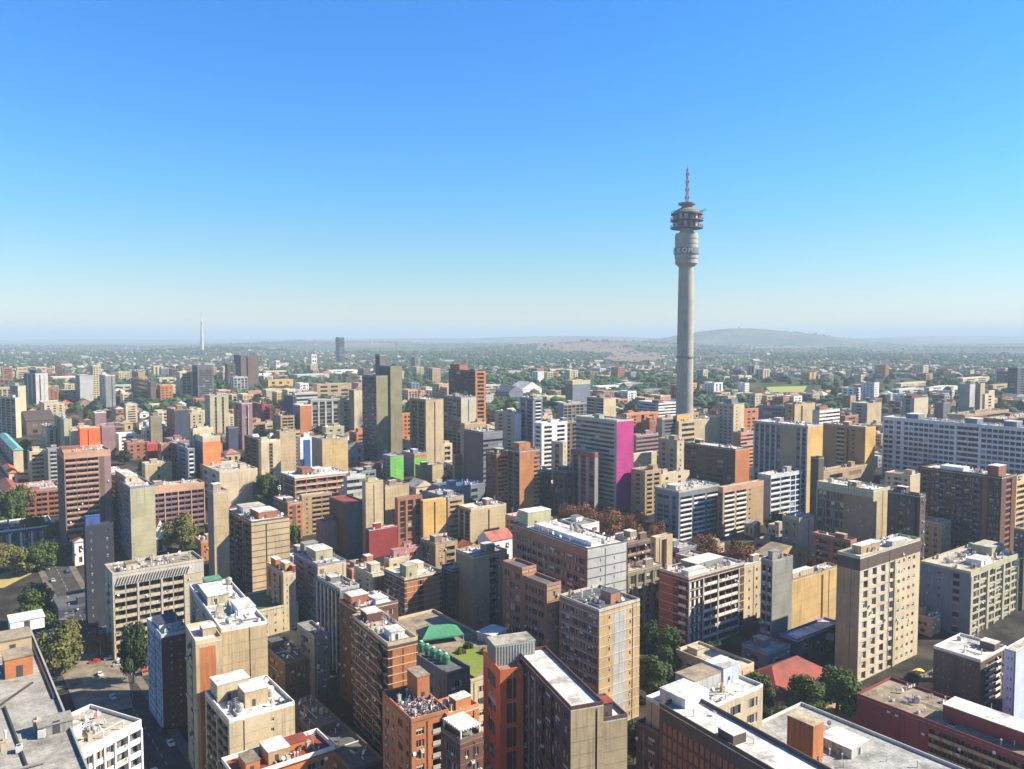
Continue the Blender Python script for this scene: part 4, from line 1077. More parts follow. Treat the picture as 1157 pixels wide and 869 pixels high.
# -- centre, between the twin slabs and the big brick slab
m1 = b(384, 668, 300, 358, 406, 'slate', '|v|v|v|v|v|v', '-aa-', 'blue grey ribbed slab with creamy roof over the dark street', acc='dbrick', trim='lgrey', roof='roofc', nf=11, cl=3)
m1b = b(403, 692, 272, 383, 450, 'dbrick', '-w-w-', '-W-W-W-', 'low brick block with white roofs between the ribbed slab and brown tower', roof='roofw', nf=10, cl=3, pent=[(.4, .05, .4, .4, 3.5, 'brick', 'roofw'), (.1, .5, .4, .3, 2, 'white', 'roofw')])
m2 = b(359, 641, 345, 332, 391, 'slate', '-r-r-', '-a====', 'grey shaded slab with cream and brick end wall', rw='cream', acc='brick', nf=10, pure=1, roof='roofw', cl=3, pent=[(.3, .2, .4, .6, 4.5, 'grcream', 'roofw'), (.78, .2, .18, .5, 5, 'grey', 'roofg')])
m3 = b(421, 652, 350, 400, 441, 'cream', '-w-w-', '-aa-', 'white roofed block with cream side and orange brick panels', acc='obrick', nf=8, roof='roofw', cl=2)
m4 = b(457, 656, 335, 434, 499, 'dbrick', '-W-W-W-', '-aa-s-aaa-', 'orange brick tower with pale floor lines and rooftop stair boxes', acc='obrick', trim='cream', band=1, nf=11, roof='roofw', cl=2, pent=[(.1, .1, .3, .3, 5, 'grcream', 'roofc'), (.5, .5, .3, .3, 3, 'cream', 'roofw')])
m5 = b(511, 646, 345, 499, 528, 'dbrown', '=====', '-aa', 'narrow brick fronted block beside the plain beige slab', acc='brick', nf=10, roof='bluewhite', band=1)
m6 = b(535, 631, 338, 515, 573, 'brown', '====', '==b=|', 'beige slab with a shaded balcony recess', rw='beige', par='brown', acc='dbrown', nf=11, roof='roofw', cl=2)
m7 = b(492, 617, 400, 475, 517, 'brown', '-w-', '-w-b-', 'low tan and brown block below the fluted brick one', rw='tan', nf=5, roof='roofc')
m8 = b(555, 612, -640, 540, 580, 'white', '-w-', '-w-w-', 'white walled hall with a salmon red gable roof', rtype='gableb', roof=(.55, .16, .12), nf=2, name='hall', cat='hall')
m9 = b(440, 634, 380, 434, 462, 'cream', '-w-', '-w-w-', 'small cream block with a pink roof box', nf=5, roof='roofw', pent=[(.3, .3, .6, .6, 4, 'pink', 'pink')])
m9b = b(455, 622, 400, 450, 478, 'pink', '-', '-w-', 'low pink walled block beside the small cream one', nf=4, roof='pink')

h1 = b(351, 453, -484, 348, 384, 'grey', '-', '|g|g|g|g|', 'grey block with white gridded bays near the cream tower and twin slabs', trim='lgrey', nf=7, roof='roofg')
h1b = b(384, 453, -486, 382, 397, 'grcream', '-', '-w-', 'pale greenish block adjoining the white gridded bays', nf=8, roof='roofc')
h2 = b(400, 442, -488, 394, 413, 'dbrown', '-', '==t==', 'cream tower with one column of tiny windows beside the dark slab tower', rw='cream', nf=13)
h3 = b(339, 459, -492, 331, 352, 'slate', '-w-', '===', 'slim block with a plain brick red wall', rw='obrick', nf=9, trim='white')
h4 = b(331, 448, -480, 321, 335, 'navy', '===', '--', 'dark navy slab behind the slim brick red wall', nf=8, cl=0)
h5 = b(333, 445, -464, 330, 359, 'lgrey', '-', 'rrrr', 'long low banded grey block above the slim brick red wall', nf=4, roof='roofc')
h6 = b(358, 435, -454, 354, 397, 'tan', '-', '-r-r-r-', 'wide tan hall with flat sandy roofs far behind the gridded bays', nf=4, roof='rooft')
h7 = b(317, 471, -494, 308, 333, 'dbrown', '-w-', '-bb-', 'tan balcony block behind the plain cream beige wall', rw='tan', par='tan', nf=6)
h9 = b(296, 458, -478, 284, 306, 'maroon', '-w-', '-w-', 'dull maroon block with a pinkish roof by the mauve tower', nf=5, roof='pink')
h10 = b(303, 430, -441, 301, 331, 'yellow', '-', '-w-w-w-', 'long low buff yellow building near the far trees', nf=2, roof='rooft')
h11 = b(368, 484, -502, 364, 389, 'grcream', '-', '-w-w-', 'low greenish cream block behind the large beige wall', nf=4, roof='roofc')
h12 = b(393, 505, -524, 386, 411, 'grey', '-w-', '-w-w-', 'grey gabled shed at the foot of the twin slabs', rtype='gable', roof='roofg', nf=2, name='shed', cat='shed')

# roof rooms set where they stand on the roofs of the closest blocks
def roof_room(bl, x, y, la, lb, h, wall, roof, name='lift_room'):
    """x, y: the room's near foot corner as seen on the roof; la, lb: its lengths along the block's two directions"""
    P0, A, B, wa, wb, zt = bl.boxes[0]
    q = at_z(x, y, zt + .28) - bl.root.location
    m = MB()
    m.obox(q, B * lb, A * la, Vector((0, 0, h)), 0)
    m.obox(q + Vector((0, 0, h + .003)) - A * .15 - B * .15, B * (lb + .3), A * (la + .3), Vector((0, 0, .22)), 1)
    m.obox(q + B * (lb * .4) - A * .03, B * min(1.0, lb * .3), A * .028, Vector((0, 0, 2.0)), 2)
    return m.build(name, [wall_mat(col(wall), .9), roof_mat(col(roof)), flat_mat((.06, .06, .07), .6)], bl.root)
roof_room(n1, 6, 768, 5, 4.2, 3.4, 'obrick', 'rooft')
roof_room(n1, -6, 744, 6, 6.0, 2.8, 'beige', 'rooft')
roof_room(n1, 12, 716, 5, 6.0, 2.2, 'white', 'roofw')
roof_room(n1, 44, 834, 3.2, 4.5, 1.5, 'grey', 'roofg')
roof_room(n17, 918, 866, 8, 5.0, 11.0, 'obrick', 'cream')
roof_room(n17, 962, 858, 10, 9.0, 2.6, 'lgrey', 'roofw')
for sx, sy, ex, ey in ((-4, 800, 36, 772), (30, 869, 4, 800), (60, 790, 30, 716)):
    P0, A, B, wa, wb, zt = n1.boxes[0]
    p, q = at_z(sx, sy, zt + .27) - n1.root.location, at_z(ex, ey, zt + .27) - n1.root.location
    m = MB(); d = (q - p); s_ = Vector((d.y, -d.x, 0)).normalized() * .28
    m.obox(p, s_, d, Vector((0, 0, .3))); m.build('gutter', flat_mat((.05, .05, .05), .7), n1.root)

k1 = b(398, 874, 0, 376, 434, 'dbrown', '-w-w-', '-W-W-', 'low dark flat roofed shop row beneath the tall brown brick block', z=7.5, wa=52, roof='roofd', nf=2, cl=2, wd=0, name='shop_row')
k2 = b(322, 752, 0, 302, 350, 'brown', '-w-', '-w-w-', 'low brown block closing the upper end of the canyon street', z=13, wa=24, roof='roofd', nf=4, cl=2, wd=0)
k3 = b(355, 722, 0, 340, 372, 'slate', '-r-', '-w-w-', 'shaded slate block wedged beside the blue grey ribbed slab', z=22, wa=16, roof='roofg', nf=6, cl=2)
k4 = b(66, 690, 0, 30, 112, 'navy', '-w-', '-W-W-', 'low dark flat roofed block in the shade behind the round green tree', z=6, wa=18, roof='roofd', nf=2, cl=1, name='low_shed', cat='shed')

def louvres(bl):
    P0, A, B, wa, wb, zt = bl.boxes[0]
    L0 = bl.root.location; m = MB(); n = 26
    for i in range(n):
        p = P0 - L0 + B * (wb * .04 + wb * .80 * i / n) - A * .05 + Vector((0, 0, -3.6))
        m.obox(p, B * .28, A * .0 - A * .7, Vector((0, 0, .35)) + B * 0.0)
        m.obox(p + Vector((0, 0, .36)), B * .28, -A * .5, Vector((0, 0, 2.4)) + B * .9)
    m.build('louvre', wall_mat(C['ltrim'], .6), bl.root)
louvres(l4)
# low sheds and flat roofed works beyond the blocks
for i, (x, y, v, L, R, w, rt, rf_, lab) in enumerate((
    (1016, 441, -447, 1006, 1044, 'lgrey', 'flat', 'roofw', 'long pale works roof above the plain cream end wall'),
    (1050, 438, -443, 1046, 1082, 'white', 'gable', 'roofw', 'white shed row behind the olive grey tower'),
    (1018, 434, -438, 1010, 1052, 'cream', 'flat', 'roofc', 'cream flat works building near the dark far trees'),
    (1088, 428, -433, 1080, 1118, 'cream', 'flat', 'roofw', 'pale long roof between the olive grey and navy towers'),
    (1122, 436, -442, 1116, 1150, 'tan', 'flat', 'rooft', 'tan flat roofed works beside the navy tower'),
    (672, 437, -443, 668, 700, 'white', 'flat', 'roofw', 'white flat roofed works behind the yellow cream end wall'),
    (700, 434, -439, 696, 728, 'lgrey', 'gable', 'roofw', 'pale gabled works near the banded slate block'),
    (726, 441, -447, 722, 748, 'slate', 'flat', 'roofw', 'slate walled works with a white roof by the great tower shaft'),
    (618, 449, -456, 612, 640, 'cream', 'flat', 'roofc', 'cream flat roofed hall below the olive tower'),
    (545, 436, -443, 540, 566, 'lgrey', 'flat', 'roofw', 'pale flat hall behind the red brown ribbed tower'),
    (336, 424, -430, 330, 372, 'lgrey', 'flat', 'roofw', 'broad pale roof far behind the tan hall'),
    (372, 419, -424, 368, 404, 'white', 'flat', 'roofw', 'white long roof under the slim blue tower'),
    (300, 420, -426, 296, 326, 'cream', 'flat', 'roofw', 'cream long roof beyond the twin grey brown towers'),
    (312, 408, -420, 309, 316, 'white', 'flat', 'roofw', 'thin white tower block among far roofs'),
    (352, 401, -411, 350, 358, 'white', 'flat', 'roofw', 'small white tower block before the slim blue tower'),
    (60, 427, -433, 56, 92, 'cream', 'flat', 'roofw', 'pale low hall behind the rounded ribbed tower'),
    (180, 428, -436, 176, 200, 'cream', 'flat', 'roofc', 'cream low hall beside the white and pale green offices'),
    (130, 436, -444, 128, 150, 'lgrey', 'flat', 'roofw', 'pale low hall beside the white framed tower'))):
    b(x, y, v, L, R, w, '-w-', '-r-r-', lab, name='works_hall', cat='hall', rtype=rt, roof=rf_, nf=2, cl=0)
# ------------------------------------------------------------------ the telecommunication tower
def great_tower():
    px, d = 773.2, 800.0
    base = at_depth(px, 470, d); X, Y = base.x, base.y
    g = ground_z(X, Y)
    def zz(py): return at_depth(px, py, d).z - g
    k = d / FOC
    conc = wall_mat((.355, .34, .30), .9)
    dark = flat_mat((.10, .10, .11), .6)
    lite = wall_mat((.36, .35, .32), .9)
    root = empty('telecommunication_tower', (X, Y, g), 'tall concrete telecommunication tower with drum, ringed decks and lattice mast', 'tower')
    m = MB()
    m.lathe([(9.6 * k, 0), (9.4 * k, zz(440)), (8.7 * k, zz(340)), (8.2 * k, zz(298)), (6.0 * k, zz(266)), (6.0 * k, zz(240))], 56)
    m.build('shaft', conc, root, True)
    m = MB()
    for i in range(40):
        t0 = 2 * math.pi * i / 40
        if i % 7 == 3: continue
        c = Vector((math.cos(t0), math.sin(t0), 0)); s = Vector((-c.y, c.x, 0))
        m.obox(c * 9.0 * k + Vector((0, 0, zz(404))) - s * .8, c * 1.0, s * 1.3, Vector((0, 0, 1.5)))
    m.build('service_gallery', flat_mat((.2, .2, .19), .7), root)
    # the drum: stacked floors under a smooth shell
    m = MB()
    prof = [(8.3 * k, zz(302)), (12.4 * k, zz(298))]
    n = 6
    for i in range(n):
        a, c = zz(298 - i * 5.5), zz(298 - (i + 1) * 5.5)
        r = 12.8 * k if i else 12.4 * k
        prof += [(r, a + .1), (r, a + (c - a) * .72), (r - .35, a + (c - a) * .74), (r - .35, c)]
    prof += [(12.2 * k, zz(264.2)), (8.2 * k, zz(263)), (7.4 * k, zz(261)), (7.4 * k, zz(256))]
    m.lathe(prof, 56)
    m.build('drum', lite, root)
    m = MB()
    m.lathe([(13.0 * k, zz(287.5)), (13.9 * k, zz(287.5)), (13.9 * k, zz(280.6)), (13.0 * k, zz(280.6)), (13.0 * k, zz(287.5))], 56)
    ring = m.build('sign_band', flat_mat((.15, .18, .25), .5), root)
    word = 'TELKOM'
    a_o = math.atan2(-Y, -X)          # towards the view
    for i, ch in enumerate(word):
        ang = a_o + (i - 4.3) * .47
        cu = bpy.data.curves.new('letter', 'FONT')
        cu.body = ch; cu.size = 6.4; cu.extrude = .12; cu.align_x = 'CENTER'; cu.align_y = 'CENTER'
        ob0 = bpy.data.objects.new('letter', cu)
        COL.objects.link(ob0)
        dg = bpy.context.evaluated_depsgraph_get()
        me = bpy.data.meshes.new_from_object(ob0.evaluated_get(dg))
        bpy.data.objects.remove(ob0)
        me.materials.clear(); me.materials.append(flat_mat((.8, .8, .78), .5))
        n = Vector((math.cos(ang), math.sin(ang), 0)); u = Vector((-n.y, n.x, 0))
        o = n * (13.9 * k + .2) + Vector((0, 0, zz(284.3)))
        link_mesh('letter', me, ring, Matrix(((u.x, 0, n.x, o.x), (u.y, 0, n.y, o.y), (0, 1, 0, o.z), (0, 0, 0, 1))))
    # decks with railings, posts and equipment
    for (yy, r) in ((258.5, 18.0), (250.0, 18.2), (243.0, 17.6)):
        m = MB()
        m.lathe([(5 * k, zz(yy)), (r * k, zz(yy)), (r * k, zz(yy - 1.1)), (5 * k, zz(yy - 1.1))], 48)
        dk = m.build('deck', flat_mat((.11, .11, .12), .6), root)
        m = MB()
        for i in range(36):
            t = 2 * math.pi * i / 36; c = Vector((math.cos(t), math.sin(t), 0))
            m.tube(c * (r * k - .3) + Vector((0, 0, zz(yy - 1.1))), c * (r * k - .3) + Vector((0, 0, zz(yy - 3.6))), .13, .13, 5)
        pr = [(r * k - .45, zz(yy - 3.7)), (r * k - .15, zz(yy - 3.7)), (r * k - .15, zz(yy - 3.4)), (r * k - .45, zz(yy - 3.4)), (r * k - .45, zz(yy - 3.7))]
        m.lathe(pr, 48)
        m.build('railing', dark, dk)
    rr = random.Random(3)
    for yy, r in ((257.4, 15.6), (248.9, 15.8)):
        for i in range(16):
            t = 2 * math.pi * (i + rr.random() * .5) / 16; c = Vector((math.cos(t), math.sin(t), 0)); s = Vector((-c.y, c.x, 0))
            m = MB(); h = rr.uniform(2.5, 5.5); w = rr.uniform(1.5, 3.5)
            m.obox(c * (r * k - 2.5) - s * w / 2 + Vector((0, 0, zz(yy))), c * 2.2, s * w, Vector((0, 0, h)))
            m.build('equipment_cabinet', flat_mat(rr.choice(((.2, .2, .22), (.42, .36, .36), (.12, .12, .13), (.5, .5, .5))), .6), root)
    m = MB()
    m.lathe([(11.5 * k, zz(258)), (11.5 * k, zz(243)), (15.6 * k, zz(241.6)), (15.6 * k, zz(240.6)), (12.0 * k, zz(237.5)), (8.0 * k, zz(235.6)), (6.2 * k, zz(235)), (6.2 * k, zz(232)), (9.6 * k, zz(231.4)), (9.8 * k, zz(229.6)), (2 * k, zz(229.6))], 48)
    m.build('upper_cabin', wall_mat((.22, .22, .23), .6), root)
    m = MB(); m.tube((13 * k, 0, zz(241)), (21 * k, -2, zz(235.2)), .3, .2, 6); m.tube((13 * k, -4, zz(239.6)), (20.5 * k, -6, zz(238.8)), .3, .2, 6)
    m.build('hoist_arm', dark, root)
    # lattice mast in red and white bands
    z0, z1 = zz(229.6), zz(184)
    for s in range(9):
        m = MB()
        a, c = z0 + (z1 - z0) * .86 * s / 9, z0 + (z1 - z0) * .86 * (s + 1) / 9
        wa, wc = 1.25 - .7 * s / 9, 1.25 - .7 * (s + 1) / 9
        P4 = [Vector((i, j, 0)) for i, j in ((-1, -1), (1, -1), (1, 1), (-1, 1))]
        for i in range(4):
            m.tube(P4[i] * wa + Vector((0, 0, a)), P4[i] * wc + Vector((0, 0, c)), .2, .2, 5)
            m.tube(P4[i] * wa + Vector((0, 0, a)), P4[(i + 1) % 4] * wc + Vector((0, 0, c)), .13, .13, 4)
            m.tube(P4[i] * wc + Vector((0, 0, c)), P4[(i + 1) % 4] * wa + Vector((0, 0, a)), .13, .13, 4)
            m.tube(P4[i] * wc + Vector((0, 0, c)), P4[(i + 1) % 4] * wc + Vector((0, 0, c)), .16, .16, 4)
        m.build('mast_section', flat_mat((.62, .10, .12) if s % 2 == 0 else (.72, .72, .72), .5), root)
        if s in (1, 3, 5, 7):
            m = MB()
            for i in range(4):
                q = P4[i] * (wa + .2); m.obox(q + Vector((-.5, -.5, a + .6)), Vector((1.0, 0, 0)), Vector((0, 1.0, 0)), Vector((0, 0, 2.6)))
            m.build('aerial_panel', flat_mat((.36, .30, .34), .6), root)
    m = MB(); m.tube((0, 0, z0 + (z1 - z0) * .86), (0, 0, z1), .35, .12, 6); m.build('mast_tip', flat_mat((.6, .2, .2), .5), root)
great_tower()

def far_tower():
    d = 4600.0
    b0 = on_ground(228.5, 398); b0 = at_depth(228.5, 398, d); g = ground_z(b0.x, d)
    zt = at_depth(228.5, 352, d).z - g
    root = empty('broadcast_tower', (b0.x, d, g), 'thin pale broadcast tower standing far off on the skyline', 'tower')
    m = MB(); m.lathe([(10, 0), (7.5, zt * .3), (6.0, zt * .62), (5.0, zt * .72), (6.6, zt * .725), (6.6, zt * .745), (3.4, zt * .75), (2.2, zt * .9)], 20)
    m.build('shaft', wall_mat((.55, .53, .48)), root, True)
    m = MB(); m.tube((0, 0, zt * .89), (0, 0, zt), 2.2, 1.0, 8); m.build('mast', flat_mat((.5, .35, .35)), root)
far_tower()
bt = bld(383.5, 381.5, 3000, 379, 389, 'navy', 'rr', 'rr', 'slim dark blue office tower far off near the skyline', name='office_tower', nf=28, cl=0, fh=4)
bt2 = bld(469, 404, 2300, 464, 475, 'slate', 'v', 'v-', 'grey blue tower among the suburb trees past the slab towers', name='office_tower', nf=16, cl=0)

def crane():
    d = 1300.0
    a = at_depth(918, 434, d); g = ground_z(a.x, d); top = at_depth(918, 420.5, d).z - g
    root = empty('tower_crane', (a.x, d, g), 'red and pink tower crane by the yellow green playing field', 'crane')
    m = MB()
    w = 1.1
    for i in (-1, 1):
        for j in (-1, 1): m.tube((i * w, j * w, 0), (i * w, j * w, top), .22, .22, 4)
    z = 0
    while z < top - 3:
        m.tube((-w, -w, z), (w, -w, z + 3), .14, .14, 4); m.tube((w, -w, z), (-w, -w, z + 3), .14, .14, 4); z += 3
    m.build('mast', flat_mat((.55, .10, .08)), root)
    m = MB()
    L0, L1 = -48.0, 14.0
    for (y, z) in ((-.8, top), (.8, top), (0, top + 1.6)): m.tube((L0, y, z), (L1, y, z), .25, .25, 4)
    x = L0
    while x < L1 - 2: m.tube((x, -.8, top), (x + 1.5, 0, top + 1.6), .15, .15, 4); m.tube((x + 1.5, 0, top + 1.6), (x + 3, -.8, top), .15, .15, 4); x += 3
    m.build('jib', flat_mat((.6, .30, .28)), root)
    m = MB(); m.box(8, 13, -1.5, 1.5, top - 3, top - .3); m.build('counterweight', flat_mat((.4, .4, .4)), root)
crane()

# ------------------------------------------------------------------ streets and open ground
A0, B0 = AX(0)
def gp(px, py): p = on_ground(px, py); return (p.x, p.y)
def along(p, D, t): return (p[0] + D.x * t, p[1] + D.y * t)
c0 = gp(372, 862)
street('street', along(c0, A0, -70), along(c0, A0, 190), 10, 'dark canyon street running between the tall blocks')
c1s = gp(150, 800)
street('street', along(c1s, A0, -60), along(c1s, A0, 330), 11, 'street in the shade along the balcony block')
c2s = gp(105, 762)
street('street', along(c2s, B0, -60), along(c2s, B0, 60), 9, 'sunlit cross street with parked cars')
c3s = gp(1010, 800)
street('street', along(c3s, B0, -30), along(c3s, B0, 90), 9, 'side street beyond the plaza')
patch('forecourt', [gp(62, 742), gp(140, 735), gp(150, 800), gp(90, 812)], roof_mat((.30, .26, .19)), 'sunlit sandy forecourt at the street corner', .21)
patch('plaza', [gp(930, 800), gp(1000, 770), gp(1060, 772), gp(985, 830), gp(945, 832)], roof_mat((.50, .36, .22)), 'sandy paved plaza in front of the tall tan block', .2)
patch('lawn', [gp(-20, 655), gp(34, 640), gp(36, 648), gp(5, 664), gp(-20, 668)], flat_mat((.40, .33, .10), .9), 'dry yellow grass under the park trees', .1)
patch('playing_field', [gp(852, 444), gp(868, 437.5), gp(912, 436.5), gp(908, 443.5)], flat_mat((.30, .34, .06), .9), 'yellow green playing field among distant trees', .6)
DRY = ((645, 392, 42, 6.5, 1), (716, 404, 34, 6.5, 3), (690, 397, 26, 4.0, 2), (600, 389, 20, 2.4, 4), (880, 393, 60, 1.6, 5))
for (cx_, cy_, rx_, ry_, s_) in DRY:
    rr = random.Random(s_); pts = []
    for i in range(30):
        t = 2 * math.pi * i / 30; k = rr.uniform(.75, 1.15)
        pts.append(gp(cx_ + rx_ * k * math.cos(t), cy_ - ry_ * k * math.sin(t)))
    m = MB(); cxy = (sum(p[0] for p in pts) / 30, sum(p[1] for p in pts) / 30)
    for i in range(30):
        p, q = pts[i], pts[(i + 1) % 30]
        for r0, r1 in ((0, .35), (.35, .7), (.7, 1)):
            def mixp(p, r): x, y = cxy[0] + (p[0] - cxy[0]) * r, cxy[1] + (p[1] - cxy[1]) * r; return Vector((x, y, ground_z(x, y) + 5.0))
            if r0 == 0: m.poly([mixp(p, 0), mixp(p, r1), mixp(q, r1)])
            else: m.quad(mixp(p, r0), mixp(p, r1), mixp(q, r1), mixp(q, r0))
    tag(m.build('dry_field', flat_mat((.20, .135, .082), .95)), 'bare reddish dry grass slope in the distance', kind='structure')

# ------------------------------------------------------------------ trees
def crown_mesh(name, seed, w, h, c1, c2, n, leaf, lobes, sparse=0.0, dome=.0):
    rr = random.Random(seed)
    m = MB()
    L = []
    for _ in range(lobes):
        t = rr.uniform(0, 6.283); q = rr.uniform(.15, .95) ** .7
        zz = rr.uniform(.12, 1.0)
        wid = math.sqrt(max(.05, 1 - (zz * 1.25 - .45) ** 2)) if dome == 0 else (1.05 - zz)
        L.append((Vector((math.cos(t) * q * wid * w * .42, math.sin(t) * q * wid * w * .42, zz * h * .78 + .06 * h)), rr.uniform(.13, .24) * w * (1 if dome == 0 else .7)))
    for _ in range(n):
        c, r = rr.choice(L)
        d = Vector((rr.gauss(0, 1), rr.gauss(0, 1), rr.gauss(0, .8))).normalized()
        p = c + d * r * (rr.random() ** .35) * rr.uniform(.9, 1.12)
        nrm = (d + Vector((rr.uniform(-.8, .8), rr.uniform(-.8, .8), rr.uniform(-.2, 1.0)))).normalized()
        a = nrm.orthogonal().normalized(); bb = nrm.cross(a)
        t = rr.uniform(0, 6.28); a, bb = a * math.cos(t) + bb * math.sin(t), bb * math.cos(t) - a * math.sin(t)
        s = leaf * rr.uniform(.6, 1.4)
        m.quad(p - a * s - bb * s * .5, p + a * s * .3 - bb * s, p + a * s + bb * s * .5, p - a * s * .3 + bb * s)
    return m.mesh(name, [leaf_mat(c1, c2)])
def trunk_mesh(seed, w, h):
    rr = random.Random(seed); m = MB()
    p = Vector((0, 0, -.5)); r = .035 * w + .12
    top = Vector((rr.uniform(-.4, .4), rr.uniform(-.4, .4), h * .38))
    m.tube(p, top, r, r * .7, 9)
    for i in range(6):
        t = i * 1.047 + rr.uniform(-.3, .3)
        e = Vector((math.cos(t) * w * rr.uniform(.2, .34), math.sin(t) * w * rr.uniform(.2, .34), h * rr.uniform(.6, .85)))
        mid = (top + e) / 2 + Vector((0, 0, h * .04))
        m.tube(top - Vector((0, 0, .3)), mid, r * .5, r * .34, 6); m.tube(mid, e, r * .34, r * .12, 5)
    return m.mesh('trunk', [flat_mat((.11, .085, .06), .9)])
GREEN, OLIV, RUST, DARK = ((.040, .075, .018), (.085, .125, .030)), ((.095, .105, .025), (.17, .16, .05)), ((.16, .065, .028), (.27, .125, .055)), ((.022, .042, .016), (.05, .075, .026))
TP = {}
for i, (k, cc, n, lf, lb, dm) in enumerate((('green', GREEN, 3600, .42, 26, 0), ('olive', OLIV, 3200, .42, 24, 0), ('rust', RUST, 2600, .36, 26, 0), ('dark', DARK, 3800, .42, 28, 0), ('fir', DARK, 2600, .4, 26, 1), ('green2', GREEN, 3200, .45, 18, 0))):
    TP[k] = (crown_mesh('crown', 11 + i, 11, 10, cc[0], cc[1], int(n * (1.35 if k == 'rust' else 2.2)), lf * .66, lb, 0, dm), trunk_mesh(i, 11, 10))
trees_pos = []
_tr = random.Random(77)
def tree(px, py, wpx, hpx, kind, label, group=None, at=None):
    """px, py: foot of the tree in the picture; wpx, hpx: its width and height there"""
    p = on_ground(px, py) if at is None else Vector((at[0], at[1], ground_z(*at)))
    d = (p - EYE).dot(FWD)
    w, h = (wpx * d / FOC, hpx * d / FOC) if at is None else (wpx, hpx)
    root = empty('pine_tree' if kind == 'fir' else 'tree', p, label, 'tree', group, _tr.uniform(0, 6.28))
    cm, tm = TP[kind]
    S3 = Matrix.Diagonal((w / 11, w / 11, h / 10, 1))
    link_mesh('crown', cm, root, Matrix.Translation((0, 0, h * .16)) @ S3)
    link_mesh('trunk', tm, root, S3)
    trees_pos.append((p.x, p.y, w / 2))
    return root
tree(68, 762, 56, 56, 'olive', 'big olive green street tree leaning over the long grey roof')
tree(42, 712, 48, 44, 'green', 'round green tree standing behind the olive one at the dark parking ground')
tree(16, 650, 46, 36, 'olive', 'bright yellowish tree at the edge of the dry grass')
tree(46, 646, 36, 30, 'green2', 'green tree beside the yellowish one near the dry grass')
tree(10, 600, 34, 40, 'green', 'dark green tree in the park above the colonnade')
tree(26, 585, 30, 38, 'olive', 'tree between the low brick block and the park')
tree(40, 612, 30, 26, 'green', 'tree in front of the low brick block')
tree(62, 612, 24, 24, 'olive', 'dull tree just ahead of the brick block corner')
tree(152, 772, 34, 60, 'dark', 'dark conifer like tree beside the blue white gridded block')
tree(112, 742, 26, 30, 'rust', 'nearly bare brown street tree behind the parked red car')
tree(80, 634, 20, 22, 'olive', 'dusty small tree beside the orange roofed white house')
tree(204, 622, 38, 40, 'olive', 'olive tree by the orange gabled chapel')
tree(300, 572, 28, 32, 'green', 'vivid green tree in front of the brown curved balconies')
tree(316, 588, 22, 24, 'green2', 'green tree at the corner of the brick balcony block')
tree(330, 628, 22, 30, 'green', 'green tree beside the plain beige end panels')
for (x, y, w, h, t) in ((642, 598, 30, 26, 'rust coloured tree at the end of the row below the dark wing'), (664, 605, 36, 32, 'rust coloured tree in the middle of the row under the magenta wall'),
                        (690, 610, 38, 32, 'broad rust coloured tree directly beneath the magenta wall'), (718, 610, 32, 28, 'rust coloured tree beside the tan block with shaded balconies'), (742, 620, 28, 27, 'brown autumn tree before the grey side of the white balcony block')):
    tree(x, y, w, h, 'rust', t)
tree(796, 632, 34, 26, 'rust', 'brown autumn tree in front of the white balconies')
tree(838, 646, 44, 30, 'rust', 'orange brown tree beside the twin gabled yellow building')
tree(880, 606, 30, 24, 'dark', 'dark green tree at the foot of the blue window grid')
tree(756, 760, 36, 44, 'green', 'green tree in the shaded court, closest to the dark brick grid')
tree(736, 748, 30, 40, 'dark', 'dark tree in the shaded court beside the yellow end wall')
tree(738, 790, 42, 42, 'green2', 'broad green tree lowest in the shaded court')
tree(716, 862, 26, 40, 'green', 'tree squeezed between the beige panel end and the panelled block')
tree(806, 754, 30, 26, 'dark', 'dark bush like tree beside the sandy flat hall')
tree(858, 806, 34, 40, 'green', 'green tree hiding the wall of the old red roofed house')
tree(880, 826, 30, 26, 'olive', 'small leafy tree between the red roofed house and grey roof')
tree(912, 812, 48, 42, 'green2', 'wide green tree in front of the red roof beside the plaza')
tree(945, 806, 54, 44, 'green', 'largest leafy tree by the plaza and the tan tower block')
tree(1030, 776, 14, 14, 'green', 'small shrubby tree on the plaza edge')
tree(503, 742, 14, 14, 'olive', 'tree beside the green tent on the roof terrace', at=None) if False else None

# ------------------------------------------------------------------ the roof garden
zg = 24.3
def gz(px, py, z=zg): return at_z(px, py, z)
m = MB(); m.poly([gz(500, 744, zg + .9), gz(538, 766, zg + .9), gz(556, 742, zg + .9), gz(524, 727, zg + .9)])
lawn = m.build('roof_lawn', flat_mat((.17, .22, .03), .95)); tag(lawn, 'bright green lawn laid on the podium roof', kind='structure')
def tent():
    c = gz(497, 722); root = empty('marquee_tent', c, 'large green tented roof on the garden terrace', 'tent', rz=R_(20))
    m = MB(); w, l, h = 9.5, 15.0, 5.4
    a, bq, cq, dq = Vector((-l / 2, -w / 2, 2.4)), Vector((l / 2, -w / 2, 2.4)), Vector((l / 2, w / 2, 2.4)), Vector((-l / 2, w / 2, 2.4))
    r0, r1 = Vector((-l / 4, 0, h)), Vector((l / 4, 0, h * .92))
    m.poly([a, bq, r1, r0]); m.poly([cq, dq, r0, r1]); m.poly([bq, cq, r1]); m.poly([dq, a, r0])
    for p, q in ((a, bq), (bq, cq), (cq, dq), (dq, a)): m.quad(p, q, q - Vector((0, 0, .5)), p - Vector((0, 0, .5)))
    m.build('canopy', flat_mat((.05, .24, .13), .6), root)
    for p in (a, bq, cq, dq):
        m = MB(); m.tube((p.x * .97, p.y * .97, 0), (p.x * .97, p.y * .97, 2.5), .09, .09, 6); m.build('pole', flat_mat((.6, .6, .6)), root)
tent()
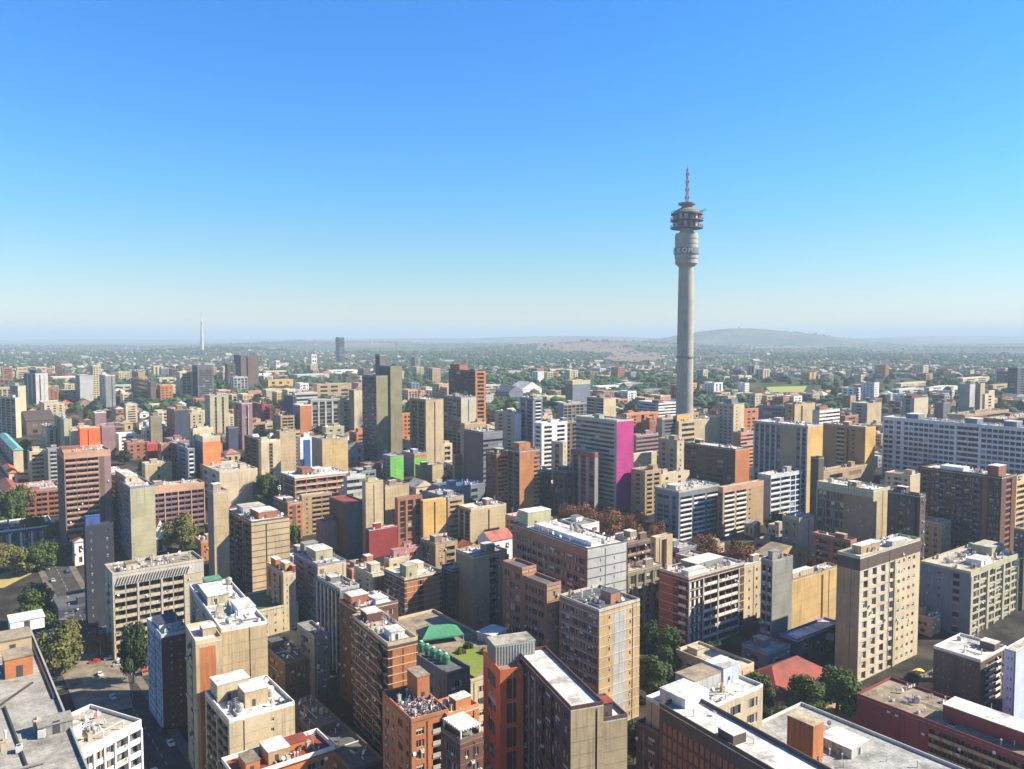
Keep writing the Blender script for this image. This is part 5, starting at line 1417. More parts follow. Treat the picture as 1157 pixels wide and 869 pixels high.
for i, (px, py) in enumerate(((521, 741), (529, 735), (548, 741))):
    p = gz(px, py); root = empty('roof_shrub', p, ('dull shrub at the edge of the roof lawn by the tent', 'bushy shrub beside the tent on the roof terrace', 'yellowish shrub near the grey container on the roof lawn')[i], 'shrub')
    cm, tm = TP['olive' if i != 1 else 'green']; link_mesh('crown', cm, root, Matrix.Diagonal((.32, .32, .3, 1))); link_mesh('trunk', tm, root, Matrix.Diagonal((.3, .3, .3, 1)))
def pergola():
    c = gz(556, 722); root = empty('terrace_pavilion', c, 'pale roofed pavilion beside the green tent on the terrace', 'pavilion', rz=R_(-37 + 90))
    m = MB(); m.box(-4.5, 4.5, -3.5, 3.5, 3.0, 3.3); m.build('roof', roof_mat(C['roofw']), root)
    m = MB(); m.box(-4.2, 4.2, -3.2, 3.2, 0, 3.0); m.build('wall', wall_mat(C['lgrey']), root)
pergola()
for i in range(5):
    p = at_z(476 + i * 7, 735 + i * 3.6, n11.boxes[0][5] + .3)
    root = empty('water_tank', p, ('first green tank of the row beside the lawn', 'second green tank of the row', 'third green tank of the row', 'fourth green tank of the row', 'last green tank of the row, by the stair box')[i], 'water tank', 'green tanks on the shed roof')
    link_mesh('tank_body', proto('tank_body'), root, Matrix.Scale(1.25, 4))
    m = MB(); m.tube((0, 0, 2.7), (0, 0, 3.0), .5, .45, 10); m.build('lid', flat_mat((.55, .6, .55)), root)
# the grey container on top of the orange stair tower
def container():
    P0, A, B, wa, wb, zt = n13.boxes[1]
    root = empty('roof_container', P0 + A * 4.5 + B * .2 + Vector((0, 0, .3)), 'grey ribbed container room on the orange stair tower', 'container', rz=math.atan2(B.y, B.x))
    m = MB()
    W, D, H = 11.5, 7.0, 5.6
    m.box(0, W, 0, D, 0, H)
    for i in range(14): m.box(W * i / 14 + .1, W * i / 14 + .35, -.12, -.002, .3, H - .3)
    for i in range(9): m.box(-.12, -.002, D * i / 9 + .1, D * i / 9 + .35, .3, H - .3)
    m.build('body', wall_mat((.34, .35, .32), 1.0), root)
    m = MB()
    for i in range(10): m.box(-.2, W + .2, D * i / 10, D * i / 10 + .4, H + .01, H + .25)
    m.build('roof_rib', roof_mat((.55, .54, .45)), root)
container()
def lattice():
    P0, A, B, wa, wb, zt = n14.boxes[0]
    root = empty('roof_lattice', P0 + Vector((0, 0, .4)), 'white open lattice frame over the shaded brick block roof', 'pergola', rz=math.atan2(B.y, B.x))
    m = MB()
    W, D = wb - .5, wa - .5
    for i in range(8): m.box(.2 + W * i / 8, .2 + W * i / 8 + .3, .2, D, 2.4, 2.7)
    for i in range(9): m.box(.2, W, .2 + D * i / 9, .2 + D * i / 9 + .3, 2.71, 2.95)
    m.build('beam', flat_mat((.72, .72, .70)), root)
    for x in (.4, W - .3):
        for y in (.4, D - .3):
            m = MB(); m.box(x, x + .3, y, y + .3, 0, 2.4); m.build('post', flat_mat((.7, .7, .68)), root)
lattice()
# scrap heaped on the dark roof
def scrap():
    P0, A, B, wa, wb, zt = n10.boxes[0]
    rr = random.Random(9); m = MB()
    for _ in range(420):
        u, v = rr.uniform(.1, .92), rr.uniform(.08, .6)
        p = P0 + A * (wa * v) + B * (wb * u) + Vector((0, 0, .3 + abs(rr.gauss(0, .45))))
        d = Vector((rr.gauss(0, 1), rr.gauss(0, 1), rr.gauss(0, .7))).normalized(); s = d.orthogonal().normalized()
        l, w = rr.uniform(.3, 1.3), rr.uniform(.1, .4)
        m.obox(p, d * l, s * w, d.cross(s) * w * .5, rr.choice((0, 0, 1, 2, 3, 4)))
    o = m.build('scrap_heap', [flat_mat(c) for c in ((.05, .055, .07), (.6, .6, .62), (.5, .28, .28), (.12, .16, .32), (.3, .26, .22))])
    tag(o, 'heap of mixed scrap and rags on the dark roof', kind='stuff')
scrap()
# zigzag fire stair on the tall brown brick block
def fire_stair():
    P0, A, B, wa, wb, zt = n9.boxes[0]
    m = MB(); n = -B; z = 3.0; i = 0
    fh = (zt - 4) / 13
    s0, s1 = 1.2, 5.2
    root = empty('fire_stair', P0 + n * .1 + Vector((0, 0, -P0.z)), 'black zigzag fire stair on the tall brown brick block', 'stair')
    f = MB()
    while z < zt - 3:
        a = n * .05 + A * s0; c = n * .05 + A * s1
        lo, hi = (a, c) if i % 2 == 0 else (c, a)
        f.obox(lo + Vector((0, 0, z)), (hi - lo) + Vector((0, 0, fh)), n * 1.1, Vector((0, 0, .22)))
        f.obox(lo + Vector((0, 0, z + 1.0)) + n * 1.1, (hi - lo) + Vector((0, 0, fh)), n * .06, Vector((0, 0, .1)))
        m.obox(hi + Vector((0, 0, z + fh)), (hi - lo).normalized() * 1.3, n * 1.15, Vector((0, 0, .15)))
        z += fh; i += 1
    f.build('flight', flat_mat((.03, .03, .035), .5), root); m.build('landing', flat_mat((.05, .05, .05), .5), root)
fire_stair()
# ------------------------------------------------------------------ the smaller buildings in between
def rect_pts(P0, A, B, wa, wb, mg=0.0):
    o = P0 - A * mg - B * mg
    return [(o.x, o.y), (o.x + B.x * (wb + 2 * mg), o.y + B.y * (wb + 2 * mg)),
            (o.x + B.x * (wb + 2 * mg) + A.x * (wa + 2 * mg), o.y + B.y * (wb + 2 * mg) + A.y * (wa + 2 * mg)), (o.x + A.x * (wa + 2 * mg), o.y + A.y * (wa + 2 * mg))]
def sat(p, q):
    for poly in (p, q):
        for i in range(4):
            ax, ay = poly[(i + 1) % 4][1] - poly[i][1], poly[i][0] - poly[(i + 1) % 4][0]
            a = [ax * x + ay * y for x, y in p]; c = [ax * x + ay * y for x, y in q]
            if max(a) < min(c) or max(c) < min(a): return False
    return True
KEEP = []
for bb in BUILT:
    for (P0, A, B, wa, wb, zt) in bb.boxes:
        pts = rect_pts(P0, A, B, wa, wb)
        pr = [to_px((x, y, zt)) for x, y in pts]
        bs = [to_px((x, y, ground_z(x, y))) for x, y in pts]
        KEEP.append(dict(r=rect_pts(P0, A, B, wa, wb, 1.5), d=P0.y, x0=min(p[0] for p in pr + bs), x1=max(p[0] for p in pr + bs), vb=bs[0][1] - 2))
STREETS = [(along(c0, A0, -70), along(c0, A0, 190), 9), (along(c1s, A0, -60), along(c1s, A0, 330), 9.5), (along(c2s, B0, -60), along(c2s, B0, 60), 8), (along(c3s, B0, -30), along(c3s, B0, 90), 8)]
OPEN = [(gp(100, 770), 22), (gp(990, 800), 22), (gp(10, 640), 34), (gp(60, 690), 40), (gp(740, 770), 20), (gp(690, 600), 24), (gp(30, 600), 30)]
def seg_d(p, a, c):
    vx, vy = c[0] - a[0], c[1] - a[1]
    t = max(0, min(1, ((p[0] - a[0]) * vx + (p[1] - a[1]) * vy) / (vx * vx + vy * vy)))
    return math.hypot(p[0] - a[0] - vx * t, p[1] - a[1] - vy * t)
FIELDS = [gp(882, 440)]
def free_height(P0, A, B, wa, wb, want, lo):
    """how tall a block here may be without standing in front of what is known to be in view; 0 when there is no room"""
    r = rect_pts(P0, A, B, wa, wb, 0)
    c = (P0.x + A.x * wa / 2 + B.x * wb / 2, P0.y + A.y * wa / 2 + B.y * wb / 2)
    rad = math.hypot(wa, wb) / 2
    for a, q, w in STREETS:
        if seg_d(c, a, q) < w + min(wa, wb) * .6: return 0
    for q, w in OPEN:
        if math.hypot(c[0] - q[0], c[1] - q[1]) < w + rad * .5: return 0
    for q in FIELDS:
        if abs(c[0] - q[0]) < 55 and abs(c[1] - q[1]) < 130: return 0
    for (x, y, w) in trees_pos:
        if math.hypot(c[0] - x, c[1] - y) < w + rad * .6: return 0
    for k in KEEP:
        if sat(r, k['r']): return 0
    g = min(ground_z(x, y) for x, y in r)
    px = [to_px((x, y, g))[0] for x, y in r]
    x0, x1 = min(px), max(px)
    lim = 0.0
    for k in KEEP:
        if k['d'] > P0.y + 2 and k['x0'] < x1 - 1 and k['x1'] > x0 + 1: lim = max(lim, k['vb'])
    if P0.y < 1250: lim = max(lim, 427 if x1 < 720 else 432)
    elif P0.y < 2100: lim = max(lim, 412)
    for q in FIELDS:
        fx, fy = to_px((q[0], q[1], ground_z(*q)))
        if P0.y < q[1] and x1 > fx - 34 and x0 < fx + 34: lim = max(lim, 444)
    far = max(range(4), key=lambda i: r[i][1])
    x, y = r[far]
    # height at which the far roof corner reaches the limit row
    h = want
    while h >= lo:
        top = min(to_px((xx, yy, g + h))[1] for xx, yy in r)
        if top >= lim: return h
        h -= max(.8, h * .08)
    return 0
rf = random.Random(2024)
PAL = [('cream', 'cream', 10), ('beige', 'beige', 9), ('tan', 'tan', 7), ('brick', 'brick red', 7), ('obrick', 'orange brick', 5), ('brown', 'brown', 6), ('grey', 'grey', 5), ('lgrey', 'pale grey', 5),
       ('white', 'white', 6), ('slate', 'blue grey', 4), ('pinktan', 'pinkish', 3), ('mauve', 'mauve', 3), ('grcream', 'greenish cream', 3), ('dbrick', 'dark brick', 3), ('yellow', 'buff yellow', 2)]
def pick(seq):
    t = rf.uniform(0, sum(s[-1] for s in seq))
    for s in seq:
        t -= s[-1]
        if t <= 0: return s
    return seq[-1]
SPECS = ['-w-w-w-', '-W-W-', '-r-r-', '-b-b-', '-w-b-w-', '-t-t-t-', '|g|g|g|', '====', '-w-s-w-', '-rr-', '-v-v-', '-ww-ww-']
LM = [(mg, 'the magenta walled slab'), (t1, 'the two dark slab towers'), (l1, 'the pinkish tan tower'), (a15, 'the bright orange tower'), (l6o, 'the plain orange wall'), (n37, 'the long white gridded slab'),
      (n35, 'the tall ribbed block'), (b3, 'the red brown ribbed tower'), (a30, 'the big dark slate tower'), (a31, 'the twin grey brown towers'), (q4, 'the navy blue tower'), (g1, 'the bright green wall'),
      (n33, 'the white balcony block'), (n21, 'the tall tan block'), (n23, 'the long dark brick block'), (n15k, 'the long brick slab'), (l2, 'the greenish slab'), (c6, 'the brick balcony block'),
      (a1, 'the pale gridded tower'), (a3, 'the rounded ribbed tower'), (c5, 'the large beige brick wall'), (b10, 'the yellow cream end wall'), (b8, 'the olive tower'), (q3, 'the olive grey tower'),
      (c13, 'the strong red low block'), (l4, 'the cream balcony block'), (r8, 'the beige building under the great tower'), (s3, 'the white banded block'), (b11, 'the white industrial hall'), (l6, 'the plain beige end panels'),
      (q1, 'the plain cream end wall'), (c1, 'the curved balcony stack'), (n36, 'the brown slab'), (a6, 'the slanting shadow wall'), (b2, 'the grey gridded tower'), (a14, 'the tall greenish cream block'), (a35, 'the mauve grey tower'),
      (b9, 'the wide grey gridded block'), (n24, 'the green grey gridded side'), (m4, 'the pale lined brick tower')]
LMP = []
for bb, nm in LM:
    P0, A, B, wa, wb, zt = bb.boxes[0]
    c = P0 + A * wa / 2 + B * wb / 2
    LMP.append((to_px(c)[0], c.y, nm, Vector((c.x, c.y, 0))))
used_labels = set()
for bb in BUILT:
    if bb.root.get('label'): used_labels.add(bb.root['label'])
def make_label(c, look, kindword):
    px = to_px((c.x, c.y, ground_z(c.x, c.y)))[0]
    near = sorted(LMP, key=lambda l: abs(l[0] - px) / 40 + abs(math.log(l[1] / c.y)) * 5)
    opts = []
    for l in near[:4]:
        same = abs(l[0] - px) < 22
        if same: rel = ('just beyond' if c.y < l[1] * 1.35 else 'far beyond') if c.y > l[1] else ('just in front of' if c.y > l[1] * .75 else 'well in front of')
        else: rel = 'beside' if abs(l[1] - c.y) < .18 * c.y else ('past and beyond' if c.y > l[1] else 'nearer than')
        opts.append('%s %s %s' % (look, rel, l[2]))
    for i in range(4):
        for j in range(i + 1, 5):
            opts.append('%s %s between %s and %s' % (look.split(' with')[0], '', near[i][2], near[j][2]))
    for o in opts:
        o = ' '.join(o.split())
        if o not in used_labels and len(o.split()) <= 16:
            used_labels.add(o); return o, None
    return ' '.join(opts[0].split())[:200], 'alike low buildings'
def fill(y0, y1, pa, pb, hmin, hmax, cap, name, cat, fn):
    n = 0
    cells = []
    W = 1300 if y1 < 1400 else 2600
    na, nb = int(W * 2 / pa), int(W * 2 / pb)
    for i in range(-na // 2, na):
        for j in range(-nb // 2, nb):
            p = A0 * (i * pa) + B0 * (j * pb)
            if y0 < p.y < y1:
                px = to_px((p.x, p.y, ground_z(p.x, p.y)))[0]
                if -20 < px < 1180: cells.append(p)
    cells.sort(key=lambda p: p.y)
    if len(cells) > cap * 3: cells = sorted(rf.sample(cells, cap * 3), key=lambda p: p.y)
    for p in cells:
        if n >= cap: break
        wa, wb = pa * rf.uniform(.55, .88), pb * rf.uniform(.5, .85)
        q = p + A0 * rf.uniform(0, pa - wa) + B0 * rf.uniform(0, pb - wb)
        P0 = Vector((q.x, q.y, 0))
        want = hmin + (hmax - hmin) * rf.random() ** 1.7
        h = free_height(P0, A0, B0, wa, wb, want, hmin * .7)
        if h <= 0:
            wa, wb = wa * .62, wb * .6
            h = free_height(P0, A0, B0, wa, wb, want, hmin * .7)
            if h <= 0: continue
        g = min(ground_z(x, y) for x, y in rect_pts(P0, A0, B0, wa, wb))
        P0.z = g + h
        fn(P0, wa, wb, h, g)
        KEEP.append(dict(r=rect_pts(P0, A0, B0, wa, wb, 1.0), d=P0.y, x0=1e9, x1=-1e9, vb=0))
        n += 1
    return n
def raw_bld(P0, wa, wb, h, g, wall, left, right, label, name, cat, group=None, **k):
    c = P0 + A0 * wa / 2 + B0 * wb / 2
    root = empty(name, (c.x, c.y, g), label, cat, group)
    P = dict(k)
    P['near'] = P0.y < INDIV; P['dist'] = P0.y
    P['wall'] = P['wallR'] = col(wall)
    P['acc'] = tuple(v * .5 for v in P['wall']); P['trim'] = tuple(min(.75, v * 1.12 + .04) for v in P['wall']); P['par'] = P['trim']
    P['roofc'] = col(k.get('roof', 'roofc')); P['left'], P['right'] = left, right
    P['nf'] = max(1, round((h - 1.1) / 3.4)); P['budget'] = dict(w=60, b=60)
    P.setdefault('cl', 2 if P0.y < 500 else 1 if P0.y < 1000 else 0)
    block(root, P0, A0, B0, wa, wb, g, P0.z, P, seed=int(P0.x * 7 + P0.y * 3))
    bb = Bldg(); bb.root = root; bb.boxes = [(P0, A0, B0, wa, wb, P0.z)]
    return bb
FAR_NAME = 'low_building'
def mid(P0, wa, wb, h, g):
    cc = pick(PAL)
    left_zone = P0.x < -.05 * P0.y
    if h < 9 and P0.y > 430 and rf.random() < (.75 if left_zone else .35):
        rt = rf.choice(('hip', 'gable', 'gableb')); rc, rw = rf.choice((('roofr', 'red tiled'), ((.55, .15, .06), 'orange tiled'), ((.42, .2, .16), 'faded red'), ('roofg', 'grey'), ('roofw', 'pale sheet')))
        lb, gr = make_label(P0, 'small %s building with a %s roof' % (cc[1], rw), 'building')
        raw_bld(P0, wa, wb, max(3.4, h * .7), g, cc[0], '-w-w-', '-w-w-', lb, FAR_NAME, 'building', gr, rtype=rt, roof=rc)
    else:
        rc, rw = rf.choice((('roofw', 'white'), ('roofw', 'white'), ('roofc', 'cream'), ('rooft', 'sandy'), ('roofg', 'grey'), ('roofc', 'cream'), ('lgrey', 'pale grey')))
        sz = 'low' if h < 11 else 'mid height' if h < 20 else 'tall'
        lb, gr = make_label(P0, '%s %s block with a %s roof' % (sz, cc[1], rw), 'block')
        raw_bld(P0, wa, wb, h, g, cc[0], rf.choice(SPECS), rf.choice(SPECS), lb, FAR_NAME, 'building', gr, roof=rc)
nf1 = fill(262, 620, 20, 17, 6, 22, 150, 'low_building', 'building', mid)
nf2 = fill(620, 1000, 22, 20, 6, 20, 150, 'low_building', 'building', mid)
FAR_NAME = 'town_building'
nf3 = fill(1000, 1500, 26, 24, 6, 30, 200, 'town_building', 'building', mid)
def cottage(P0, wa, wb, h, g):
    cc = pick(PAL); rt = rf.choice(('hip', 'gable', 'gableb', 'flat'))
    rc, rw = rf.choice((('roofr', 'red tiled'), ((.50, .15, .07), 'orange tiled'), ((.40, .20, .17), 'faded pink'), ('roofg', 'grey sheet'), ('roofw', 'white sheet'), ((.30, .09, .06), 'dark red'), ('roofc', 'cream sheet')))
    lb, gr = make_label(P0, 'little %s house with a %s roof' % (cc[1], rw), 'house')
    raw_bld(P0, wa, wb, h, g, cc[0], '-w-', '-w-', lb, 'town_house', 'house', gr, rtype=rt, roof=rc, cl=0)
nf5 = fill(470, 1250, 13, 12, 3.2, 6.5, 260, 'town_house', 'house', cottage)
print('cottages', nf5)
def far_house(P0, wa, wb, h, g):
    wc = rf.choice(('cream', 'beige', 'lgrey', 'grey', 'pinktan', 'tan'))
    big = rf.random() < .25
    if big: raw_bld(P0, wa * 2.2, wb * 2.2, h + 3, g, wc, '====', '-r-', 'pale flat roofed building among the distant suburb trees', 'far_building', 'building', 'pale flat buildings in the far suburbs', roof='roofw', cl=0)
    else: raw_bld(P0, wa, wb, h, g, wc, '==', '==', 'tiny pale house among the distant suburb trees', 'house', 'house', 'houses in the far suburbs', rtype='gable', roof=rf.choice(('roofc', 'roofr', 'roofg', 'roofg', 'lgrey', 'roofd')), cl=0)
FAR_NAME = 'office_block'
nf3b = fill(1500, 2300, 30, 27, 7, 30, 130, 'office_block', 'building', mid)
nf4 = fill(1750, 3200, 24, 20, 3.2, 5.5, 230, 'house', 'house', far_house)
print('fill', nf1, nf2, nf3, nf4, 'built', len(BUILT))

# trees in the gaps
def fill_trees(n, y0, y1, kinds, label, group, smin, smax):
    k = 0; tries = 0
    while k < n and tries < n * 40:
        tries += 1
        y = math.exp(rf.uniform(math.log(y0), math.log(y1))); px = rf.uniform(0, 1157)
        x = (px - PX) / FOC * y
        s = rf.uniform(smin, smax)
        P0 = Vector((x - s * .35, y - s * .35, 0))
        h = free_height(P0, Vector((0, 1, 0)), Vector((1, 0, 0)), s * .7, s * .7, s, s * .6)
        if h <= 0: continue
        tree(0, 0, s, max(h, s * .6), rf.choice(kinds), label, group, at=(x, y)); k += 1
fill_trees(60, 300, 760, ('green', 'olive', 'dark', 'green2'), 'small street tree in a gap between the city blocks', 'street trees in gaps between blocks', 7, 11)
fill_trees(230, 760, 1700, ('green', 'olive', 'dark', 'green2'), 'tree crown rising among the low roofs of the farther blocks', 'trees among the farther low roofs', 8, 14)

# the far wooded suburbs: nobody could count these
def far_wood():
    rr = random.Random(31)
    ico = bmesh.new(); bmesh.ops.create_icosphere(ico, subdivisions=1, radius=1.0)
    iv = [v.co.copy() for v in ico.verts]; fc = [tuple(v.index for v in f.verts) for f in ico.faces]; ico.free()
    field_ok = lambda x, y: not (abs(x - FIELDS[0][0]) < 60 and abs(y - FIELDS[0][1]) < 190)
    def bare(x, y):
        if y < 3000: return False
        u, v = to_px((x, y, ground_z(x, y)))
        return any(((u - c[0]) / (c[2] * .92)) ** 2 + ((v - c[1]) / (c[3] * .9)) ** 2 < 1 for c in DRY) and rr.random() < .72
    V, F = [], []
    busy = {}
    for q in KEEP:
        if q['d'] > 950:
            cx = sum(p[0] for p in q['r']) / 4; cy = sum(p[1] for p in q['r']) / 4
            busy.setdefault((int(cx // 60), int(cy // 60)), []).append(q['r'])
    def clear(x, y):
        for i in (-1, 0, 1):
            for j in (-1, 0, 1):
                for r in busy.get((int(x // 60) + i, int(y // 60) + j), ()):
                    if sat([(x - 4, y - 4), (x + 4, y - 4), (x + 4, y + 4), (x - 4, y + 4)], r): return False
        return True
    n = 0
    while n < 24000:
        y = 1000 * (10.5 ** rr.random()); x = rr.uniform(-.70, .70) * y
        # groves of very unequal size, drawn out across the slope, with clearings between
        big = rr.random() ** 3
        m_ = int(2 + 34 * big); sx_, sy_ = 14 + 150 * big, 10 + 60 * big
        k = math.sin(x * .0031 + 2) + math.sin(y * .0017 + x * .0009) + .8 * math.sin(x * .0075 - y * .004)
        if k < .0 and rr.random() < .88: continue
        if y < 1500 and rr.random() < .4: continue
        hgt = rr.uniform(.7, 1.35)
        for _ in range(m_):
            tx, ty = x + rr.gauss(0, sx_), y + rr.gauss(0, sy_)
            if ty < 960 or not field_ok(tx, ty) or bare(tx, ty) or (ty < 3300 and not clear(tx, ty)): continue
            s = rr.uniform(3.2, 7.5) * hgt * (1 + .3 * (ty > 3500)); g = ground_z(tx, ty)
            sx, sy, sz = s * rr.uniform(.8, 1.5), s * rr.uniform(.7, 1.2), s * rr.uniform(.55, 1.0)
            b0 = len(V)
            for v in iv:
                j = rr.uniform(.68, 1.25)
                V.append((tx + v.x * sx * j, ty + v.y * sy * j, g + sz * .7 + v.z * sz * j))
            F += [(b0 + a, b0 + b_, b0 + c_) for a, b_, c_ in fc]
            n += 1
    me = bpy.data.meshes.new('woodland'); me.from_pydata(V, [], F)
    me.materials.append(leaf_mat((.024, .058, .026), (.065, .112, .045))); me.update()
    o = bpy.data.objects.new('woodland', me); COL.objects.link(o)
    tag(o, 'mass of green trees covering the distant suburbs', kind='stuff')
    m = MB()
    for _ in range(2600):
        y = 1700 * (5.2 ** rr.random()); x = rr.uniform(-.70, .70) * y
        if not field_ok(x, y) or bare(x, y): continue
        g = ground_z(x, y); w, d, h = rr.uniform(6, 13), rr.uniform(6, 11), rr.uniform(3, 5)
        if rr.random() < .06: w *= 3; d *= 2; h *= 1.6
        mi = rr.choice((0, 0, 0, 1, 1, 2, 3))
        t = rr.uniform(0, 1.57); A = Vector((math.cos(t), math.sin(t), 0)); B = Vector((-A.y, A.x, 0))
        o_ = Vector((x, y, g)); Z = Vector((0, 0, 1))
        m.obox(o_, A * w, B * d, Z * h, 0 if mi != 2 else 1)
        r0, r1 = o_ + Z * (h + d * .25) + B * d / 2, o_ + A * w + Z * (h + d * .25) + B * d / 2
        a, b_, c_, e = o_ + Z * h, o_ + A * w + Z * h, o_ + A * w + B * d + Z * h, o_ + B * d + Z * h
        mr = {0: 0, 1: 2, 2: 0, 3: 1}[mi]
        m.quad(a, b_, r1, r0, mr); m.quad(c_, e, r0, r1, mr)
    o = m.build('suburb_houses', [wall_mat((.36, .35, .33)), wall_mat((.24, .21, .17)), roof_mat((.28, .11, .08))])
    tag(o, 'scatter of tiny pale houses filling the far suburbs', kind='stuff')
far_wood()

# ------------------------------------------------------------------ vehicles and people
_carp = {}
def vehicle(kind, c, label, p, heading, z=None):
    key = (kind, c)
    if key not in _carp:
        paint = flat_mat(c, .3); gl = flat_mat((.02, .025, .03), .12); rub = flat_mat((.02, .02, .02), .8); lamp = flat_mat((.7, .7, .65), .3)
        L, Wd, H = (4.3, 1.75, 1.45) if kind == 'car' else (5.2, 1.95, 2.2)
        root = empty('parked_car' if kind == 'car' else 'parked_van', (0, 0, 0), label, kind)
        if kind == 'car': prof = [(-2.1, .3), (-2.15, .75), (-1.75, .92), (-1.15, 1.0), (-.55, 1.42), (.75, 1.45), (1.45, 1.02), (2.1, .9), (2.15, .35)]
        else: prof = [(-2.6, .35), (-2.6, .95), (-2.2, 1.2), (-1.6, 2.1), (-1.2, 2.2), (2.5, 2.2), (2.6, 1.9), (2.6, .35)]
        m = MB(); n = len(prof)
        def ins(z): return .0 if z < 1.05 else .14
        a = [Vector((x, -Wd / 2 + ins(z), z)) for x, z in prof]; b2 = [Vector((x, Wd / 2 - ins(z), z)) for x, z in prof]
        m.poly(a[::-1]); m.poly(b2)
        for i in range(n): j = (i + 1) % n; m.quad(a[i], b2[i], b2[j], a[j])
        m.build('body', paint, root)
        m = MB()
        if kind == 'car':
            m.poly([Vector((-1.1, -.72, 1.06)), Vector((-1.1, .72, 1.06)), Vector((-.62, .66, 1.40)), Vector((-.62, -.66, 1.40))][::-1])
            m.obox(Vector((-.95, -.885, 1.07)), Vector((2.0, 0, 0)), Vector((0, .06, 0)), Vector((0, 0, .26))); m.obox(Vector((-.95, .825, 1.07)), Vector((2.0, 0, 0)), Vector((0, .06, 0)), Vector((0, 0, .26)))
        else:
            m.poly([Vector((-2.2, -.8, 1.25)), Vector((-2.2, .8, 1.25)), Vector((-1.68, .76, 2.02)), Vector((-1.68, -.76, 2.02))][::-1])
            m.obox(Vector((-1.4, -.88, 1.4)), Vector((3.4, 0, 0)), Vector((0, .05, 0)), Vector((0, 0, .5))); m.obox(Vector((-1.4, .83, 1.4)), Vector((3.4, 0, 0)), Vector((0, .05, 0)), Vector((0, 0, .5)))
        for v in m.v: v.x -= .04 if abs(v.y) < .81 else 0; 
        m.build('window', gl, root)
        wx = 1.35 if kind == 'car' else 1.7
        for x in (-wx, wx):
            for y in (-Wd / 2 + .08, Wd / 2 - .08):
                m = MB(); m.tube((x, y - .11, .32), (x, y + .11, .32), .32, .32, 14); w = m.build('wheel', rub, root)
                m = MB(); m.tube((x, y - .12, .32), (x, y + .12, .32), .18, .18, 10); m.build('rim', flat_mat((.4, .4, .42), .3), w)
        for y in (-.62, .62):
            m = MB(); m.box(prof[0][0] - .07, prof[0][0] + .02, y - .16, y + .16, .62, .76); m.build('headlight', lamp, root)
        _carp[key] = root
    else:
        root = copy_tree(_carp[key])
    root['label'] = label; root['category'] = kind
    root.location = (p[0], p[1], ground_z(p[0], p[1]) + (.052 if z is None else z)); root.rotation_euler = (0, 0, heading)
    return root
hA = math.atan2(A0.y, A0.x); hB = math.atan2(B0.y, B0.x)
WHT, RED, SIL, BLK, BLU = (.72, .72, .70), (.42, .03, .03), (.40, .41, .43), (.03, .03, .035), (.05, .09, .22)
vehicle('car', RED, 'red parked car in the sun beside the bare brown tree', gp(107, 749), hB)
vehicle('car', WHT, 'white car parked next to the red one in the sun', gp(124, 745), hB)
vehicle('car', SIL, 'silver car parked at the sunlit kerb below the balcony block', gp(134, 752), hB)
vehicle('van', WHT, 'white van in the dark canyon street, the farther of two', along(c0, A0, 117), hA)
vehicle('van', SIL, 'silver van in the dark canyon street beside the ribbed slab', along(along(c0, A0, 99), B0, 2.6), hA)
vehicle('car', BLK, 'black car in the canyon street behind the silver van', along(along(c0, A0, 80), B0, -3), hA)
vehicle('car', WHT, 'white car low in the dark canyon street', along(along(c0, A0, 46), B0, 3), hA)
vehicle('car', SIL, 'silver car deep in the canyon street shade', along(along(c0, A0, 60), B0, 3), hA)
vehicle('car', BLU, 'blue car on the shaded street by the navy tower', along(along(c1s, A0, 60), B0, 3.4), hA)
vehicle('car', WHT, 'white car on the shaded street before the gridded narrow block', along(along(c1s, A0, -18), B0, -3.4), hA)
vehicle('car', WHT, 'white car parked beyond the plaza by the brown brick block', along(along(c3s, B0, 42), A0, 2.6), hB)
vehicle('car', RED, 'dark red car parked along the side street past the plaza', along(along(c3s, B0, 52), A0, 2.6), hB)
vehicle('car', SIL, 'silver car last in the side street past the plaza', along(along(c3s, B0, 62), A0, 2.6), hB)
vehicle('car', BLU, 'blue car turning into the side street from the plaza', along(along(c3s, B0, 26), A0, -2.4), hB)

